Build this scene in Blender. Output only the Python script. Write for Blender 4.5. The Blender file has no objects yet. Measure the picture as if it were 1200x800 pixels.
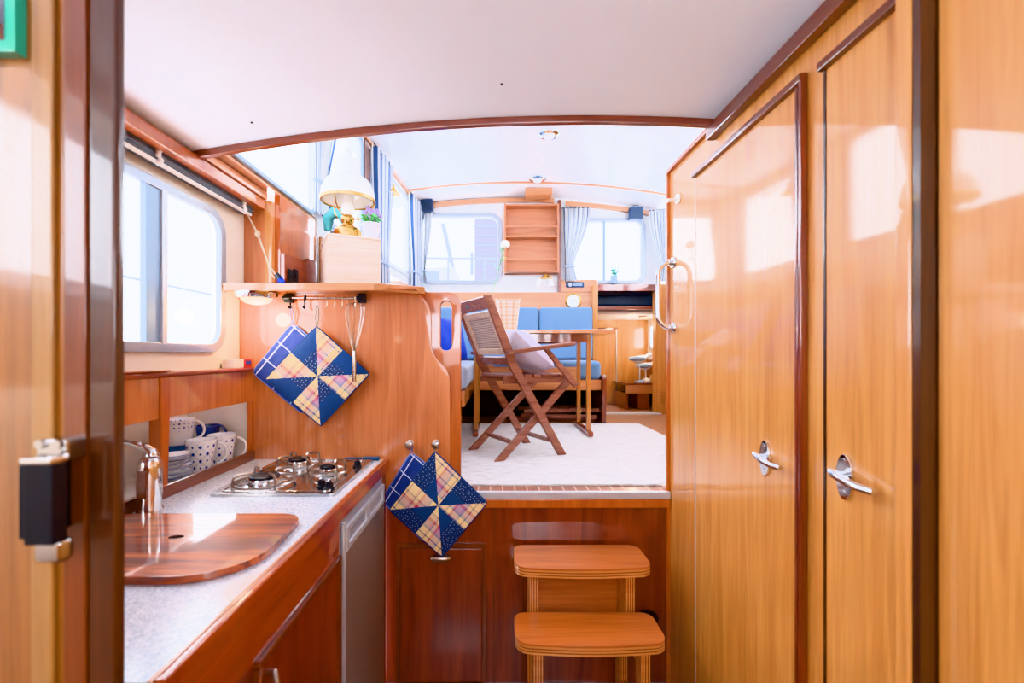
import bpy, bmesh, math, random
from mathutils import Vector, Matrix
random.seed(7)
R = math.radians
E = 1.38            # eye height above the galley floor; everything below is written relative to the eye
F = -1.38           # galley floor
SF = -0.56          # saloon floor
FP = 533.0          # focal length in pixels at 1200 x 800
CX, CY = 580.0, 415.0
COL = bpy.context.scene.collection
WL = {}

def at(px, py, Y):
    return Vector(((px - CX) / FP * Y, Y, -(py - CY) / FP * Y))

# ------------------------------------------------------------------ materials
def lin(h):
    if isinstance(h, str):
        h = h.lstrip('#'); c = [int(h[i:i + 2], 16) / 255 for i in (0, 2, 4)]
    else:
        c = list(h)
    return tuple(x / 12.92 if x <= .04045 else ((x + .055) / 1.055) ** 2.4 for x in c) + (1,)

class NT:
    def __init__(s, name):
        s.m = bpy.data.materials.new(name); s.m.use_nodes = True
        s.t = s.m.node_tree; s.n = s.t.nodes; s.l = s.t.links
        s.b = s.n['Principled BSDF']
    def new(s, typ, **kw):
        n = s.n.new(typ)
        for k, v in kw.items():
            if k[0] == '_': setattr(n, k[1:], v)
            else: n.inputs[k.replace('__', ' ')].default_value = v
        return n
    def link(s, a, b): s.l.new(a, b)
    def coords(s, scale=(1, 1, 1), kind='Object', rot=(0, 0, 0)):
        tc = s.new('ShaderNodeTexCoord'); mp = s.new('ShaderNodeMapping')
        mp.inputs['Scale'].default_value = scale; mp.inputs['Rotation'].default_value = rot
        s.link(tc.outputs[kind], mp.inputs['Vector']); return mp.outputs['Vector']
    def noise(s, vec, scale=1, detail=4, rough=.55, dist=0):
        n = s.new('ShaderNodeTexNoise', Scale=scale, Detail=detail, Roughness=rough, Distortion=dist)
        s.link(vec, n.inputs['Vector']); return n.outputs['Fac']
    def ramp(s, fac, stops, mode='LINEAR'):
        r = s.new('ShaderNodeValToRGB'); r.color_ramp.interpolation = mode
        el = r.color_ramp.elements
        while len(el) < len(stops): el.new(.5)
        for e, (p, c) in zip(el, stops): e.position = p; e.color = c if len(c) == 4 else (*c, 1)
        s.link(fac, r.inputs['Fac']); return r.outputs['Color']
    def mix(s, a, b, fac, mode='MIX'):
        m = s.new('ShaderNodeMix', _data_type='RGBA', _blend_type=mode)
        for k, v in ((0, fac), (6, a), (7, b)):
            if hasattr(v, 'is_output'): s.link(v, m.inputs[k])
            else: m.inputs[k].default_value = v
        return m.outputs[2]
    def math(s, op, a, b=None):
        m = s.new('ShaderNodeMath', _operation=op)
        for k, v in ((0, a), (1, b)):
            if v is None: continue
            if hasattr(v, 'is_output'): s.link(v, m.inputs[k])
            else: m.inputs[k].default_value = v
        return m.outputs[0]
    def bump(s, h, strength=.1, dist=.002):
        b = s.new('ShaderNodeBump', Strength=strength, Distance=dist)
        s.link(h, b.inputs['Height']); s.link(b.outputs['Normal'], s.b.inputs['Normal'])
    def set(s, rough=.5, metal=0, coat=0, crough=.05, spec=.5, sheen=0):
        i = s.b.inputs
        i['Roughness'].default_value = rough; i['Metallic'].default_value = metal
        i['Coat Weight'].default_value = coat; i['Coat Roughness'].default_value = crough
        i['Specular IOR Level'].default_value = spec; i['Sheen Weight'].default_value = sheen
        return s

def mat(name, col, rough=.5, metal=0, coat=0, emit=0, var=.06, sc=30, **kw):
    n = NT(name).set(rough, metal, coat, **kw)
    c = lin(col)
    f = n.noise(n.coords((sc,) * 3), 1, 3)
    lo = tuple(x * (1 - var) for x in c[:3]); hi = tuple(min(1, x * (1 + var)) for x in c[:3])
    out = n.ramp(f, [(.3, lo), (.7, hi)])
    n.link(out, n.b.inputs['Base Color'])
    if emit:
        n.b.inputs['Emission Color'].default_value = c; n.b.inputs['Emission Strength'].default_value = emit
    return n.m

def wood(name, dark, light, axis='Z', rough=.4, coat=.9, crough=.05, fine=1.0, sc=1.0, contrast=1.0, ior=1.72):
    n = NT(name).set(rough, 0, coat, crough)
    n.b.inputs['Coat IOR'].default_value = ior
    a = {'X': 0, 'Y': 1, 'Z': 2}[axis]
    s1 = [9 * sc] * 3; s1[a] = .8 * sc
    s3 = [34 * sc] * 3; s3[a] = 1.6 * sc
    s2 = [120 * sc] * 3; s2[a] = 4 * sc
    f1 = n.noise(n.coords(s1), 1, 5, .55, 2.4)
    f2 = n.noise(n.coords(s2), 1, 3, .6, .2)
    w = .2 / contrast
    c1 = n.ramp(f1, [(.5 - w, lin(dark)), (.5 + w, lin(light))])
    c2 = n.ramp(f2, [(.3, (.72, .68, .62)), (.62, (1, 1, 1))])
    f3 = n.noise(n.coords(s3), 1, 4, .6, 1.8)
    c3 = n.ramp(f3, [(.36, (.80, .74, .68)), (.52, (1, 1, 1)), (.7, (1.0, .97, .93))])
    n.link(n.mix(n.mix(c1, c2, .5 * fine, 'MULTIPLY'), c3, .7 * fine, 'MULTIPLY'), n.b.inputs['Base Color'])
    n.bump(f1, .02, .002)
    return n.m

M = {}
M['honey'] = wood('honey_wood', '#c98543', '#e2a660', 'Z')
M['honey_x'] = wood('honey_wood_x', '#c47f52', '#dea372', 'X')
M['honey_y'] = wood('honey_wood_y', '#c47f52', '#dea372', 'Y')
M['teak'] = wood('partition_wood', '#b96d40', '#d18755', 'Z')
M['teak_d'] = wood('edge_wood', '#a8521b', '#c66d2c', 'Z')
M['red'] = wood('mahogany', '#64200d', '#8c3814', 'Z')
M['red_x'] = wood('mahogany_x', '#6e280f', '#944218', 'X')
M['red_y'] = wood('mahogany_y', '#86330f', '#b0501a', 'Y')
M['brown'] = wood('brown_mahogany', '#5c2409', '#7e3a13', 'Z')
M['brown_y'] = wood('brown_mahogany_y', '#5c2409', '#7e3a13', 'Y')
M['brown_x'] = wood('brown_mahogany_x', '#743010', '#96491d', 'X')
M['post'] = wood('post_wood', '#3c1d0c', '#522a14', 'Z', ior=1.45)
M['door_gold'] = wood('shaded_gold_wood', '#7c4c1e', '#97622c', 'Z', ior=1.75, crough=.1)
M['strip'] = wood('dark_strip_wood', '#5e290f', '#7a3e17', 'Z', ior=1.45)
M['dark'] = wood('dark_edge_wood', '#2c140a', '#4a2413', 'Z')
M['bead'] = wood('bead_wood', '#8a6236', '#a37a48', 'Z', ior=1.5)
M['gold'] = wood('golden_wood', '#a9682a', '#c98a45', 'Z')
M['chairwood'] = wood('chair_teak', '#7f5043', '#a8735f', 'X', coat=.15, rough=.5, sc=2)
M['chairlight'] = wood('cane_frame_wood', '#cbae93', '#e0c9b2', 'Z', coat=.1, sc=2)
M['pine'] = wood('pine_box_wood', '#f0e0d2', '#f8eee4', 'X', coat=0, rough=.6, sc=1.5, contrast=1.6)
M['step'] = wood('step_wood', '#b9652f', '#cf7f45', 'X', coat=.5, rough=.35, crough=.15)
M['ply_l'] = wood('ply_light', '#cf8a4c', '#e0a56a', 'X', coat=.4, fine=.5)
M['ply_d'] = wood('ply_dark', '#7d3d18', '#96501f', 'X', coat=.4, fine=.5)
M['lid'] = wood('sink_lid_wood', '#64200a', '#bd5f1a', 'X', contrast=2.0, sc=1.6)
M['pinkwood'] = wood('pale_shelf_wood', '#b4734f', '#cc8e68', 'X', coat=.2)
M['ceil'] = mat('ceiling_white', '#e2eaf6', .5, coat=0, var=.015, sc=4)
M['ceil2'] = mat('saloon_ceiling_white', '#e8eaf0', .3, coat=.3, var=.012, sc=4)
M['wallw'] = mat('wall_cream', '#e2dcd0', .6, var=.03, sc=8)
M['wallg'] = mat('wall_pale_grey', '#dcdfe2', .6, var=.02, sc=8)
M['white'] = mat('white_paint', '#f0efec', .4, var=.02)
M['laminate'] = mat('white_laminate', '#dedbd2', .4, var=.02)
M['alu'] = mat('aluminium', '#a9b2c0', .3, .6, var=.03)
M['aluw'] = mat('pale_aluminium', '#cfd6df', .35, .5, var=.03)
M['frameblue'] = mat('blue_grey_frame', '#8fa9c4', .35, .3, var=.03)
M['chrome'] = mat('chrome', '#dfe2e6', .08, 1, var=.02)
M['steel'] = mat('brushed_steel', '#c4c3c4', .16, 1, var=.03)
M['nickel'] = mat('satin_nickel', '#b0a8a2', .28, 1, var=.03)
M['fridge'] = mat('grey_fridge_door', '#a59c95', .38, .6, var=.02, sc=6)
M['black'] = mat('black_rubber', '#15161a', .5)
M['gun'] = mat('black_iron', '#20242c', .45, .4)
M['brass'] = mat('brass', '#caa35c', .22, 1, var=.04)
M['navy'] = mat('navy_vinyl', '#1f3550', .55)
M['spk'] = mat('speaker_navy', '#233a5e', .6)
M['blind'] = mat('blind_charcoal', '#76818f', .8, var=.05)
M['denim'] = mat('denim_blue_cloth', '#6a8db3', .95, var=.1, sc=160, sheen=.3)
M['denim_p'] = mat('pale_blue_cloth', '#a9bdd6', .95, var=.08, sc=160, sheen=.3)
M['royal'] = mat('royal_blue_cloth', '#1b3fb4', .8, var=.12, sc=40)
M['lilac'] = mat('lilac_cloth', '#c9c6dc', .9, var=.04, sc=90, sheen=.3)
M['cup'] = mat('white_china', '#eceef2', .12, coat=.6, var=.01)
M['bluecup'] = mat('cobalt_glaze', '#17347c', .15, coat=.6, var=.06)
M['bluestripe'] = mat('blue_glaze_band', '#2f5f9e', .2, coat=.4)
M['cord'] = mat('beige_cord', '#b9a690', .8)
M['green'] = mat('leaf_green', '#5fae5a', .6, var=.2)
M['dkgreen'] = mat('stem_green', '#5d8a58', .6, var=.2)
M['petal'] = mat('white_petal', '#f4f2ea', .7)
M['lav'] = mat('lavender_petal', '#a98fc4', .7)
M['pot'] = mat('white_pot', '#dcdce6', .5)
M['shade'] = mat('opal_glass', '#f5f5f2', .15, coat=.8, var=.01)
M['teal'] = mat('teal_cloth', '#4f9aa0', .8, var=.15)
M['greycl'] = mat('grey_cloth', '#6d655f', .9, var=.15)
M['tealglass'] = mat('teal_glass_edge', '#3fb39a', .1, coat=1)
M['mirror'] = mat('mirror_silver', '#a8b6cc', .03, 1)
M['paper'] = mat('white_card', '#e8e6e0', .6)
M['redp'] = mat('red_print', '#b0303c', .6)
M['bluep'] = mat('blue_print', '#2b4a9b', .6)
M['shadow'] = mat('recess_shade', '#1d120c', .8)  # near-black that puts shade into the colour of voids and recesses
M['gullw'] = mat('gull_white', '#eceff2', .6)
M['gullg'] = mat('gull_grey', '#8fa2b6', .6)
M['beak'] = mat('beak_yellow', '#d9a733', .5)
M['bluebase'] = mat('pale_blue_paint', '#a8c4e0', .6)
M['tan'] = mat('tan_box', '#c79a63', .6)
M['lighter'] = mat('blue_lighter_plastic', '#2e4d6f', .35)
M['bldg'] = mat('far_building', '#5c5a6c', .9)
M['boatw'] = mat('boat_white', '#b9bcc4', .6)
M['boatd'] = mat('boat_grey', '#6f86a2', .6)
M['mast'] = mat('mast_grey', '#6f7d92', .5)
M['clockface'] = mat('clock_face', '#eef0ea', .5)
M['lampglow'] = mat('warm_lamp_glass', '#ffd9a0', .4, emit=2.2)
M['downglass'] = mat('downlight_glass', '#f2f4f7', .2)

def glass_mat():
    n = NT('window_glass'); n.n.remove(n.b)
    tr = n.new('ShaderNodeBsdfTransparent'); gl = n.new('ShaderNodeBsdfGlossy', Roughness=.02)
    tr.inputs['Color'].default_value = (.97, .985, 1, 1)
    mx = n.new('ShaderNodeMixShader'); mx.inputs[0].default_value = .05
    n.link(tr.outputs[0], mx.inputs[1]); n.link(gl.outputs[0], mx.inputs[2])
    n.link(mx.outputs[0], n.n['Material Output'].inputs['Surface']); return n.m
M['glass'] = glass_mat()

def counter_mat():
    n = NT('speckled_laminate').set(.22, 0, .35, .1)
    v = n.coords()
    a = n.noise(v, 300, 3, .7); b = n.noise(v, 110, 4, .6)
    c = n.ramp(a, [(.36, lin('#9aa9c6')), (.47, lin('#cdd3dd')), (.6, lin('#e2e4e8'))])
    d = n.ramp(b, [(.35, lin('#bfc9da')), (.6, (1, 1, 1))])
    n.link(n.mix(c, d, .6, 'MULTIPLY'), n.b.inputs['Base Color']); return n.m
M['counter'] = counter_mat()

def rug_mat():
    n = NT('cream_wool_rug').set(.95, sheen=.3)
    a = n.noise(n.coords((14, 90, 90)), 1, 4, .7); b = n.noise(n.coords((120,) * 3), 1, 3)
    c = n.ramp(a, [(.3, lin('#a3a1a1')), (.52, lin('#d8d8da'))])
    d = n.ramp(b, [(.3, lin('#dcd9d6')), (.6, (1, 1, 1))])
    n.link(n.mix(c, d, .5, 'MULTIPLY'), n.b.inputs['Base Color']); n.bump(b, .6, .004); return n.m
M['rug'] = rug_mat()

def plank_mat(name, axis, pitch, wide, base, line):
    n = NT(name).set(.35, 0, .5, .12)
    tc = n.new('ShaderNodeTexCoord'); sp = n.new('ShaderNodeSeparateXYZ')
    n.link(tc.outputs['Object'], sp.inputs[0])
    f = n.math('FRACT', n.math('DIVIDE', n.math('ADD', sp.outputs[axis], 50.0), pitch))
    isl = n.math('LESS_THAN', f, wide)
    s = [60] * 3; s[1 - axis] = 5
    w = n.ramp(n.noise(n.coords(s), 1, 4), [(.3, lin(base[0])), (.7, lin(base[1]))])
    n.link(n.mix(w, lin(line), isl), n.b.inputs['Base Color']); return n.m
M['teakfloor'] = plank_mat('teak_and_holly', 1, .055, .16, ('#8f5230', '#b0714a'), '#e3c9a4')
M['threshold'] = plank_mat('teak_holly_nosing', 0, .0505, .1, ('#8a5340', '#a86a4e'), '#dcc9b0')
M['galleyfloor'] = plank_mat('galley_floor_teak', 0, .06, .1, ('#6a3210', '#84441c'), '#a8794a')

def stripe_cloth():
    n = NT('ticking_stripe_cloth').set(.9, sheen=.2)
    uv = n.new('ShaderNodeUVMap'); sp = n.new('ShaderNodeSeparateXYZ'); n.link(uv.outputs[0], sp.inputs[0])
    f = n.math('FRACT', n.math('MULTIPLY', sp.outputs[0], 1.0))
    c = n.ramp(f, [(0, lin('#eeeeec')), (.40, lin('#3a5684')), (.60, lin('#e4e6ea')), (.74, lin('#7f97ba')), (.80, lin('#e4e6ea'))], 'CONSTANT')
    n.link(c, n.b.inputs['Base Color'])
    t = n.new('ShaderNodeBsdfTranslucent'); n.link(c, t.inputs['Color'])
    mx = n.new('ShaderNodeMixShader'); mx.inputs[0].default_value = .35
    n.link(n.b.outputs[0], mx.inputs[1]); n.link(t.outputs[0], mx.inputs[2])
    n.link(mx.outputs[0], n.n['Material Output'].inputs['Surface']); return n.m
M['stripe'] = stripe_cloth()

def uv_sep(n):
    uv = n.new('ShaderNodeUVMap'); sp = n.new('ShaderNodeSeparateXYZ'); n.link(uv.outputs[0], sp.inputs[0]); return uv, sp

def plaid(name, cols_u, cols_v, k=1.0, mixf=.5):
    n = NT(name).set(.95, sheen=.2)
    uv, sp = uv_sep(n)
    def band(o, cols):
        f = n.math('FRACT', n.math('ADD', n.math('MULTIPLY', o, k), 10.0))
        return n.ramp(f, [(p, lin(c)) for p, c in cols], 'CONSTANT')
    c = n.mix(band(sp.outputs[0], cols_u), band(sp.outputs[1], cols_v), mixf)
    n.link(c, n.b.inputs['Base Color']); return n.m
PU = [(0, '#e6d2a6'), (.20, '#d8a9a0'), (.27, '#46606c'), (.30, '#e6d2a6'), (.42, '#c04a66'), (.50, '#b596b0'), (.70, '#7484b0'), (.78, '#e8cf96'), (.92, '#3a4670'), (.95, '#e6d2a6')]
PV = [(0, '#ecd59a'), (.28, '#4b5f70'), (.31, '#dcbf9c'), (.43, '#ae2358'), (.53, '#b793ac'), (.70, '#6f88a2'), (.78, '#ecd59a'), (.95, '#3c4874')]
M['plaid'] = plaid('madras_plaid', PU, PV, 1.15)
BU = [(0, '#eadfce'), (.3, '#d8a878'), (.42, '#eadfce'), (.6, '#b7a9b8'), (.7, '#efe6d8'), (.85, '#d09a66')]
M['basket'] = plaid('plaid_basket_cloth', BU, BU, 3.0)

def dotted(name, base, dot, k, th=.16):
    n = NT(name).set(.95, sheen=.2)
    uv, sp = uv_sep(n)
    v = n.new('ShaderNodeTexVoronoi', Scale=k, Randomness=.6); v.voronoi_dimensions = '2D'
    n.link(uv.outputs[0], v.inputs['Vector'])
    d = n.math('LESS_THAN', v.outputs['Distance'], th)
    n.link(n.mix(lin(base), lin(dot), d), n.b.inputs['Base Color']); return n.m
M['dots'] = dotted('navy_dotted_cotton', '#1c3566', '#93a9c8', 12, .15)
M['plainnavy'] = mat('navy_cotton', '#163c74', .95, var=.1, sc=60, sheen=.2)

def quilt():
    n = NT('blue_check_quilting').set(.9, sheen=.2)
    uv, sp = uv_sep(n)
    def lines(o, k, off, w):
        f = n.math('FRACT', n.math('ADD', n.math('MULTIPLY', o, k), off)); return n.math('LESS_THAN', f, w)
    g = n.math('MAXIMUM', lines(sp.outputs[0], 1.5, .3, .045), lines(sp.outputs[1], 1.5, .42, .045))
    n.link(n.mix(lin('#263c84'), lin('#c9d3ec'), g), n.b.inputs['Base Color']); return n.m
M['quilt'] = quilt()

def china(name, ku, kz, zlo, zhi, lattice):
    n = NT(name).set(.12, 0, .6)
    tc = n.new('ShaderNodeTexCoord'); sp = n.new('ShaderNodeSeparateXYZ'); n.link(tc.outputs['Object'], sp.inputs[0])
    a = n.math('MULTIPLY', n.math('ARCTAN2', sp.outputs[1], sp.outputs[0]), ku / (2 * math.pi)); z = n.math('MULTIPLY', sp.outputs[2], kz)
    wob = n.math('MULTIPLY', n.math('SUBTRACT', n.noise(n.coords(), 130, 2), .5), .10)
    def d(o): return n.math('ABSOLUTE', n.math('SUBTRACT', n.math('FRACT', n.math('ADD', n.math('ADD', o, wob), 20.0)), .5))
    p, q = d(n.math('ADD', a, z)), d(n.math('SUBTRACT', a, z))
    blob = n.math('MAXIMUM', n.math('MULTIPLY', n.math('GREATER_THAN', p, .36), n.math('GREATER_THAN', q, .36)), n.math('MULTIPLY', n.math('LESS_THAN', p, .09), n.math('LESS_THAN', q, .09)))
    lines = n.math('MULTIPLY', n.math('MAXIMUM', n.math('GREATER_THAN', p, .475), n.math('GREATER_THAN', q, .475)), lattice)
    band = n.math('MULTIPLY', n.math('GREATER_THAN', sp.outputs[2], zlo), n.math('LESS_THAN', sp.outputs[2], zhi))
    c = n.mix(lin('#eceef2'), lin('#2c4aa6'), n.math('MULTIPLY', n.math('MAXIMUM', blob, lines), band))
    n.link(c, n.b.inputs['Base Color']); return n.m
M['flowerchina'] = china('blue_flower_china', 6, 20, .008, .112, .45)

def cane():
    n = NT('woven_cane').set(.7)
    v = n.coords((150, 150, 150))
    w = n.new('ShaderNodeTexWave', Scale=.55, Distortion=.6); n.link(v, w.inputs['Vector'])
    w2 = n.new('ShaderNodeTexWave', Scale=.55, Distortion=.6); w2.bands_direction = 'Z'; n.link(v, w2.inputs['Vector'])
    f = n.math('MULTIPLY', w.outputs['Fac'], w2.outputs['Fac'])
    n.link(n.ramp(f, [(.1, lin('#94807a')), (.5, lin('#e2d0c2'))]), n.b.inputs['Base Color']); n.bump(f, .4, .002); return n.m
M['cane'] = cane()

# ------------------------------------------------------------------ mesh builder
def orient(p0, p1):
    d = (Vector(p1) - Vector(p0)); q = Vector((0, 0, 1)).rotation_difference(d.normalized())
    return Matrix.Translation(Vector(p0)) @ q.to_matrix().to_4x4(), d.length

class MB:
    def __init__(s): s.bm = bmesh.new(); s.uvl = s.bm.loops.layers.uv.new('UVMap')
    def merge(s, b, X=None, mi=0):
        bmesh.ops.recalc_face_normals(b, faces=b.faces)
        me = bpy.data.meshes.new('tmp'); 
        for f in b.faces:
            if mi is not None: f.material_index = mi
        b.to_mesh(me); b.free()
        if X is not None: me.transform(X)
        s.bm.from_mesh(me); bpy.data.meshes.remove(me); return s
    def box(s, x0, x1, y0, y1, z0, z1, b=.002, seg=2, X=None, mi=0):
        t = bmesh.new(); bmesh.ops.create_cube(t, size=1)
        bmesh.ops.scale(t, vec=(abs(x1 - x0), abs(y1 - y0), abs(z1 - z0)), verts=t.verts)
        bmesh.ops.translate(t, vec=((x0 + x1) / 2, (y0 + y1) / 2, (z0 + z1) / 2), verts=t.verts)
        b = min(b, .49 * min(abs(x1 - x0), abs(y1 - y0), abs(z1 - z0)))
        if b > 0: bmesh.ops.bevel(t, geom=t.edges[:], offset=b, segments=seg, affect='EDGES', profile=.5)
        return s.merge(t, X, mi)
    def bar(s, p0, p1, w, th, side=(0, 1, 0), b=.003, X=None, mi=0):
        p0 = Vector(p0); p1 = Vector(p1); zd = (p1 - p0).normalized(); yd = Vector(side); yd = (yd - zd * yd.dot(zd)).normalized(); xd = yd.cross(zd)
        Q = Matrix((xd, yd, zd)).transposed().to_4x4(); Q.translation = (p0 + p1) / 2
        L = (p1 - p0).length
        return s.box(-w / 2, w / 2, -th / 2, th / 2, -L / 2, L / 2, b, 2, (X @ Q) if X is not None else Q, mi)
    def cyl(s, p0, p1, r, r2=None, n=20, X=None, mi=0, b=0):
        Q, L = orient(p0, p1); t = bmesh.new()
        bmesh.ops.create_cone(t, cap_ends=True, segments=n, radius1=r, radius2=r if r2 is None else r2, depth=L)
        bmesh.ops.translate(t, vec=(0, 0, L / 2), verts=t.verts)
        if b:
            ed = [e for e in t.edges if abs(e.verts[0].co.z - e.verts[1].co.z) < 1e-6]
            bmesh.ops.bevel(t, geom=ed, offset=b, segments=2, affect='EDGES', profile=.5)
        return s.merge(t, (X @ Q) if X is not None else Q, mi)
    def tube(s, pts, r, n=8, closed=False, X=None, mi=0):
        pts = [Vector(p) for p in pts]; N = len(pts); t = bmesh.new(); rings = []
        rr = r if isinstance(r, (list, tuple)) else [r] * N
        prev = None
        for i, p in enumerate(pts):
            a = pts[(i - 1) % N] if (closed or i) else p; c = pts[(i + 1) % N] if (closed or i < N - 1) else p
            d = (c - a).normalized()
            if prev is None: u = d.orthogonal().normalized()
            else: u = (prev - d * prev.dot(d)).normalized()
            prev = u; v = d.cross(u)
            rings.append([t.verts.new(p + (u * math.cos(k * 2 * math.pi / n) + v * math.sin(k * 2 * math.pi / n)) * rr[i]) for k in range(n)])
        for i in range(N if closed else N - 1):
            A, B = rings[i], rings[(i + 1) % N]
            for k in range(n): t.faces.new((A[k], A[(k + 1) % n], B[(k + 1) % n], B[k]))
        if not closed: t.faces.new(rings[0][::-1]); t.faces.new(rings[-1])
        return s.merge(t, X, mi)
    def lathe(s, prof, c=(0, 0, 0), n=32, X=None, mi=0, close=False):
        t = bmesh.new(); rings = []
        for r, z in prof:
            if r < 1e-5: rings.append([t.verts.new((c[0], c[1], c[2] + z))])
            else: rings.append([t.verts.new((c[0] + r * math.cos(k * 2 * math.pi / n), c[1] + r * math.sin(k * 2 * math.pi / n), c[2] + z)) for k in range(n)])
        pairs = list(zip(rings, rings[1:])) + ([(rings[-1], rings[0])] if close else [])
        for A, B in pairs:
            if len(A) == 1 and len(B) == 1: continue
            for k in range(n):
                q = [A[0]] if len(A) == 1 else [A[k], A[(k + 1) % n]]
                q += [B[0]] if len(B) == 1 else [B[(k + 1) % n], B[k]]
                t.faces.new(q)
        return s.merge(t, X, mi)
    def prism(s, poly, plane, d0, d1, holes=(), b=0, X=None, mi=0):
        t = bmesh.new()
        def P(a, c, d): return {'XZ': (a, d, c), 'YZ': (d, a, c), 'XY': (a, c, d)}[plane]
        es = []
        for lp in [poly] + list(holes):
            vs = [t.verts.new(P(a, c, d0)) for a, c in lp]
            es += [t.edges.new((vs[i], vs[(i + 1) % len(vs)])) for i in range(len(vs))]
        bmesh.ops.triangle_fill(t, use_beauty=True, edges=es)
        r = bmesh.ops.extrude_face_region(t, geom=t.faces[:])
        dv = Vector(P(0, 0, d1 - d0))
        bmesh.ops.translate(t, vec=dv, verts=[g for g in r['geom'] if isinstance(g, bmesh.types.BMVert)])
        bmesh.ops.recalc_face_normals(t, faces=t.faces)
        if b:
            ax = {'XZ': 1, 'YZ': 0, 'XY': 2}[plane]
            ed = [e for e in t.edges if len(e.link_faces) == 2 and e.calc_face_angle(0) > .9 and abs(e.verts[0].co[ax] - e.verts[1].co[ax]) < 1e-6]
            bmesh.ops.bevel(t, geom=ed, offset=b, segments=2, affect='EDGES', profile=.5, clamp_overlap=True)
        return s.merge(t, X, mi)
    def grid(s, fn, nu, nv, mi=0, X=None, tri=False):
        t = bmesh.new(); ul = t.loops.layers.uv.new('UVMap')
        V = [[None] * (nv + 1) for _ in range(nu + 1)]; U = {}
        for i in range(nu + 1):
            for j in range(nv + 1):
                r = fn(i / nu, j / nv)
                V[i][j] = t.verts.new(r[0]); U[V[i][j]] = r[1] if len(r) > 1 else (i / nu, j / nv)
        for i in range(nu):
            for j in range(nv):
                ks = [(i, j), (i + 1, j), (i + 1, j + 1), (i, j + 1)]
                if not tri: fs = [ks]
                elif ((i + .5) / nu - .5) * ((j + .5) / nv - .5) > 0: fs = [[ks[0], ks[1], ks[2]], [ks[0], ks[2], ks[3]]]
                else: fs = [[ks[0], ks[1], ks[3]], [ks[1], ks[2], ks[3]]]
                for q in fs:
                    f = t.faces.new([V[a][b] for a, b in q])
                    f.material_index = mi(sum(a for a, b in q) / len(q) / nu, sum(b for a, b in q) / len(q) / nv) if callable(mi) else mi
                    for lp in f.loops: lp[ul].uv = U[lp.vert]
        me = bpy.data.meshes.new('tmp'); t.to_mesh(me); t.free()
        if X is not None: me.transform(X)
        s.bm.from_mesh(me); bpy.data.meshes.remove(me); return s
    def pillow(s, w, d, h, X, mi=0, n=14, p=3.0):
        def side(sg):
            def f(u, v):
                a, c = 2 * u - 1, 2 * v - 1
                k = max(0, (1 - abs(a) ** p) * (1 - abs(c) ** p)) ** .5
                sx = 1 - .06 * (1 - abs(c) ** 2) * 0 - .05 * (c * c) * 0
                return (Vector((a * w / 2 * (1 - .08 * (1 - c * c)), c * d / 2 * (1 - .08 * (1 - a * a)), sg * h / 2 * k + .006 * math.sin(7 * a + 3 * c) * k)), (a, c))
            return f
        s.grid(side(1), n, n, mi, X=X); s.grid(side(-1), n, n, mi, X=X)
        bmesh.ops.remove_doubles(s.bm, verts=s.bm.verts, dist=1e-5)
        bmesh.ops.recalc_face_normals(s.bm, faces=s.bm.faces); return s
    def ball(s, c, r, sc=(1, 1, 1), X=None, mi=0, n=16):
        t = bmesh.new(); bmesh.ops.create_uvsphere(t, u_segments=n, v_segments=max(6, n // 2), radius=r)
        bmesh.ops.scale(t, vec=sc, verts=t.verts); bmesh.ops.translate(t, vec=c, verts=t.verts)
        return s.merge(t, X, mi)
    def build(s, name, mats, parent=None, local=False, smooth=38):
        for e in s.bm.edges:
            if len(e.link_faces) == 2: e.smooth = e.calc_face_angle(0) < R(smooth)
        for f in s.bm.faces: f.smooth = True
        me = bpy.data.meshes.new(name)
        if not local:
            if parent is not None: o0 = WL[parent.name]
            else:
                lo = Vector((min(v.co[i] for v in s.bm.verts) for i in range(3))); hi = Vector((max(v.co[i] for v in s.bm.verts) for i in range(3)))
                o0 = Vector(((lo.x + hi.x) / 2, (lo.y + hi.y) / 2, lo.z))
            bmesh.ops.translate(s.bm, vec=-o0, verts=s.bm.verts)
        else: o0 = Vector((0, 0, 0))
        s.bm.to_mesh(me); s.bm.free()
        for m in (mats if isinstance(mats, (list, tuple)) else [mats]): me.materials.append(M[m] if isinstance(m, str) else m)
        o = bpy.data.objects.new(name, me); COL.objects.link(o)
        wn = o.modifiers.new('weighted_normals', 'WEIGHTED_NORMAL'); wn.keep_sharp = True; wn.weight = 80
        if parent is not None: o.parent = parent
        else: o.location = o0 + Vector((0, 0, E))
        WL[o.name] = WL[parent.name] if parent is not None else o0
        return o

def tag(o, label=None, cat=None, group=None, kind=None):
    for k, v in (('label', label), ('category', cat), ('group', group), ('kind', kind)):
        if v: o[k] = v
    return o
def thing(name, label, cat, loc, rotz=0, group=None, kind=None):
    o = bpy.data.objects.new(name, None); COL.objects.link(o); o.empty_display_size = .05
    o.location = Vector(loc) + Vector((0, 0, E)); o.rotation_euler = (0, 0, rotz)
    WL[o.name] = Vector(loc); return tag(o, label, cat, group, kind)
def struct(name, mb, m, label, cat, parent=None):
    o = mb.build(name, m, parent)
    if parent is None: tag(o, label, cat, kind='structure')
    return o
def dup(o, loc, rotz=None, label=None, parent=None):
    c = o.copy(); COL.objects.link(c)
    if parent is None:
        c.location = Vector(loc) + Vector((0, 0, E))
        if rotz is not None: c.rotation_euler = (0, 0, rotz)
        if label: c['label'] = label
    else: c.parent = parent
    for ch in list(o.children): dup(ch, None, None, None, c)
    return c
def rr(a0, a1, c0, c1, r, n=6):
    out = []
    for cx, cy, s in ((a1 - r, c1 - r, 0), (a0 + r, c1 - r, 90), (a0 + r, c0 + r, 180), (a1 - r, c0 + r, 270)):
        for k in range(n + 1):
            t = R(s + 90 * k / n); out.append((cx + r * math.cos(t), cy + r * math.sin(t)))
    return out
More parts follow.
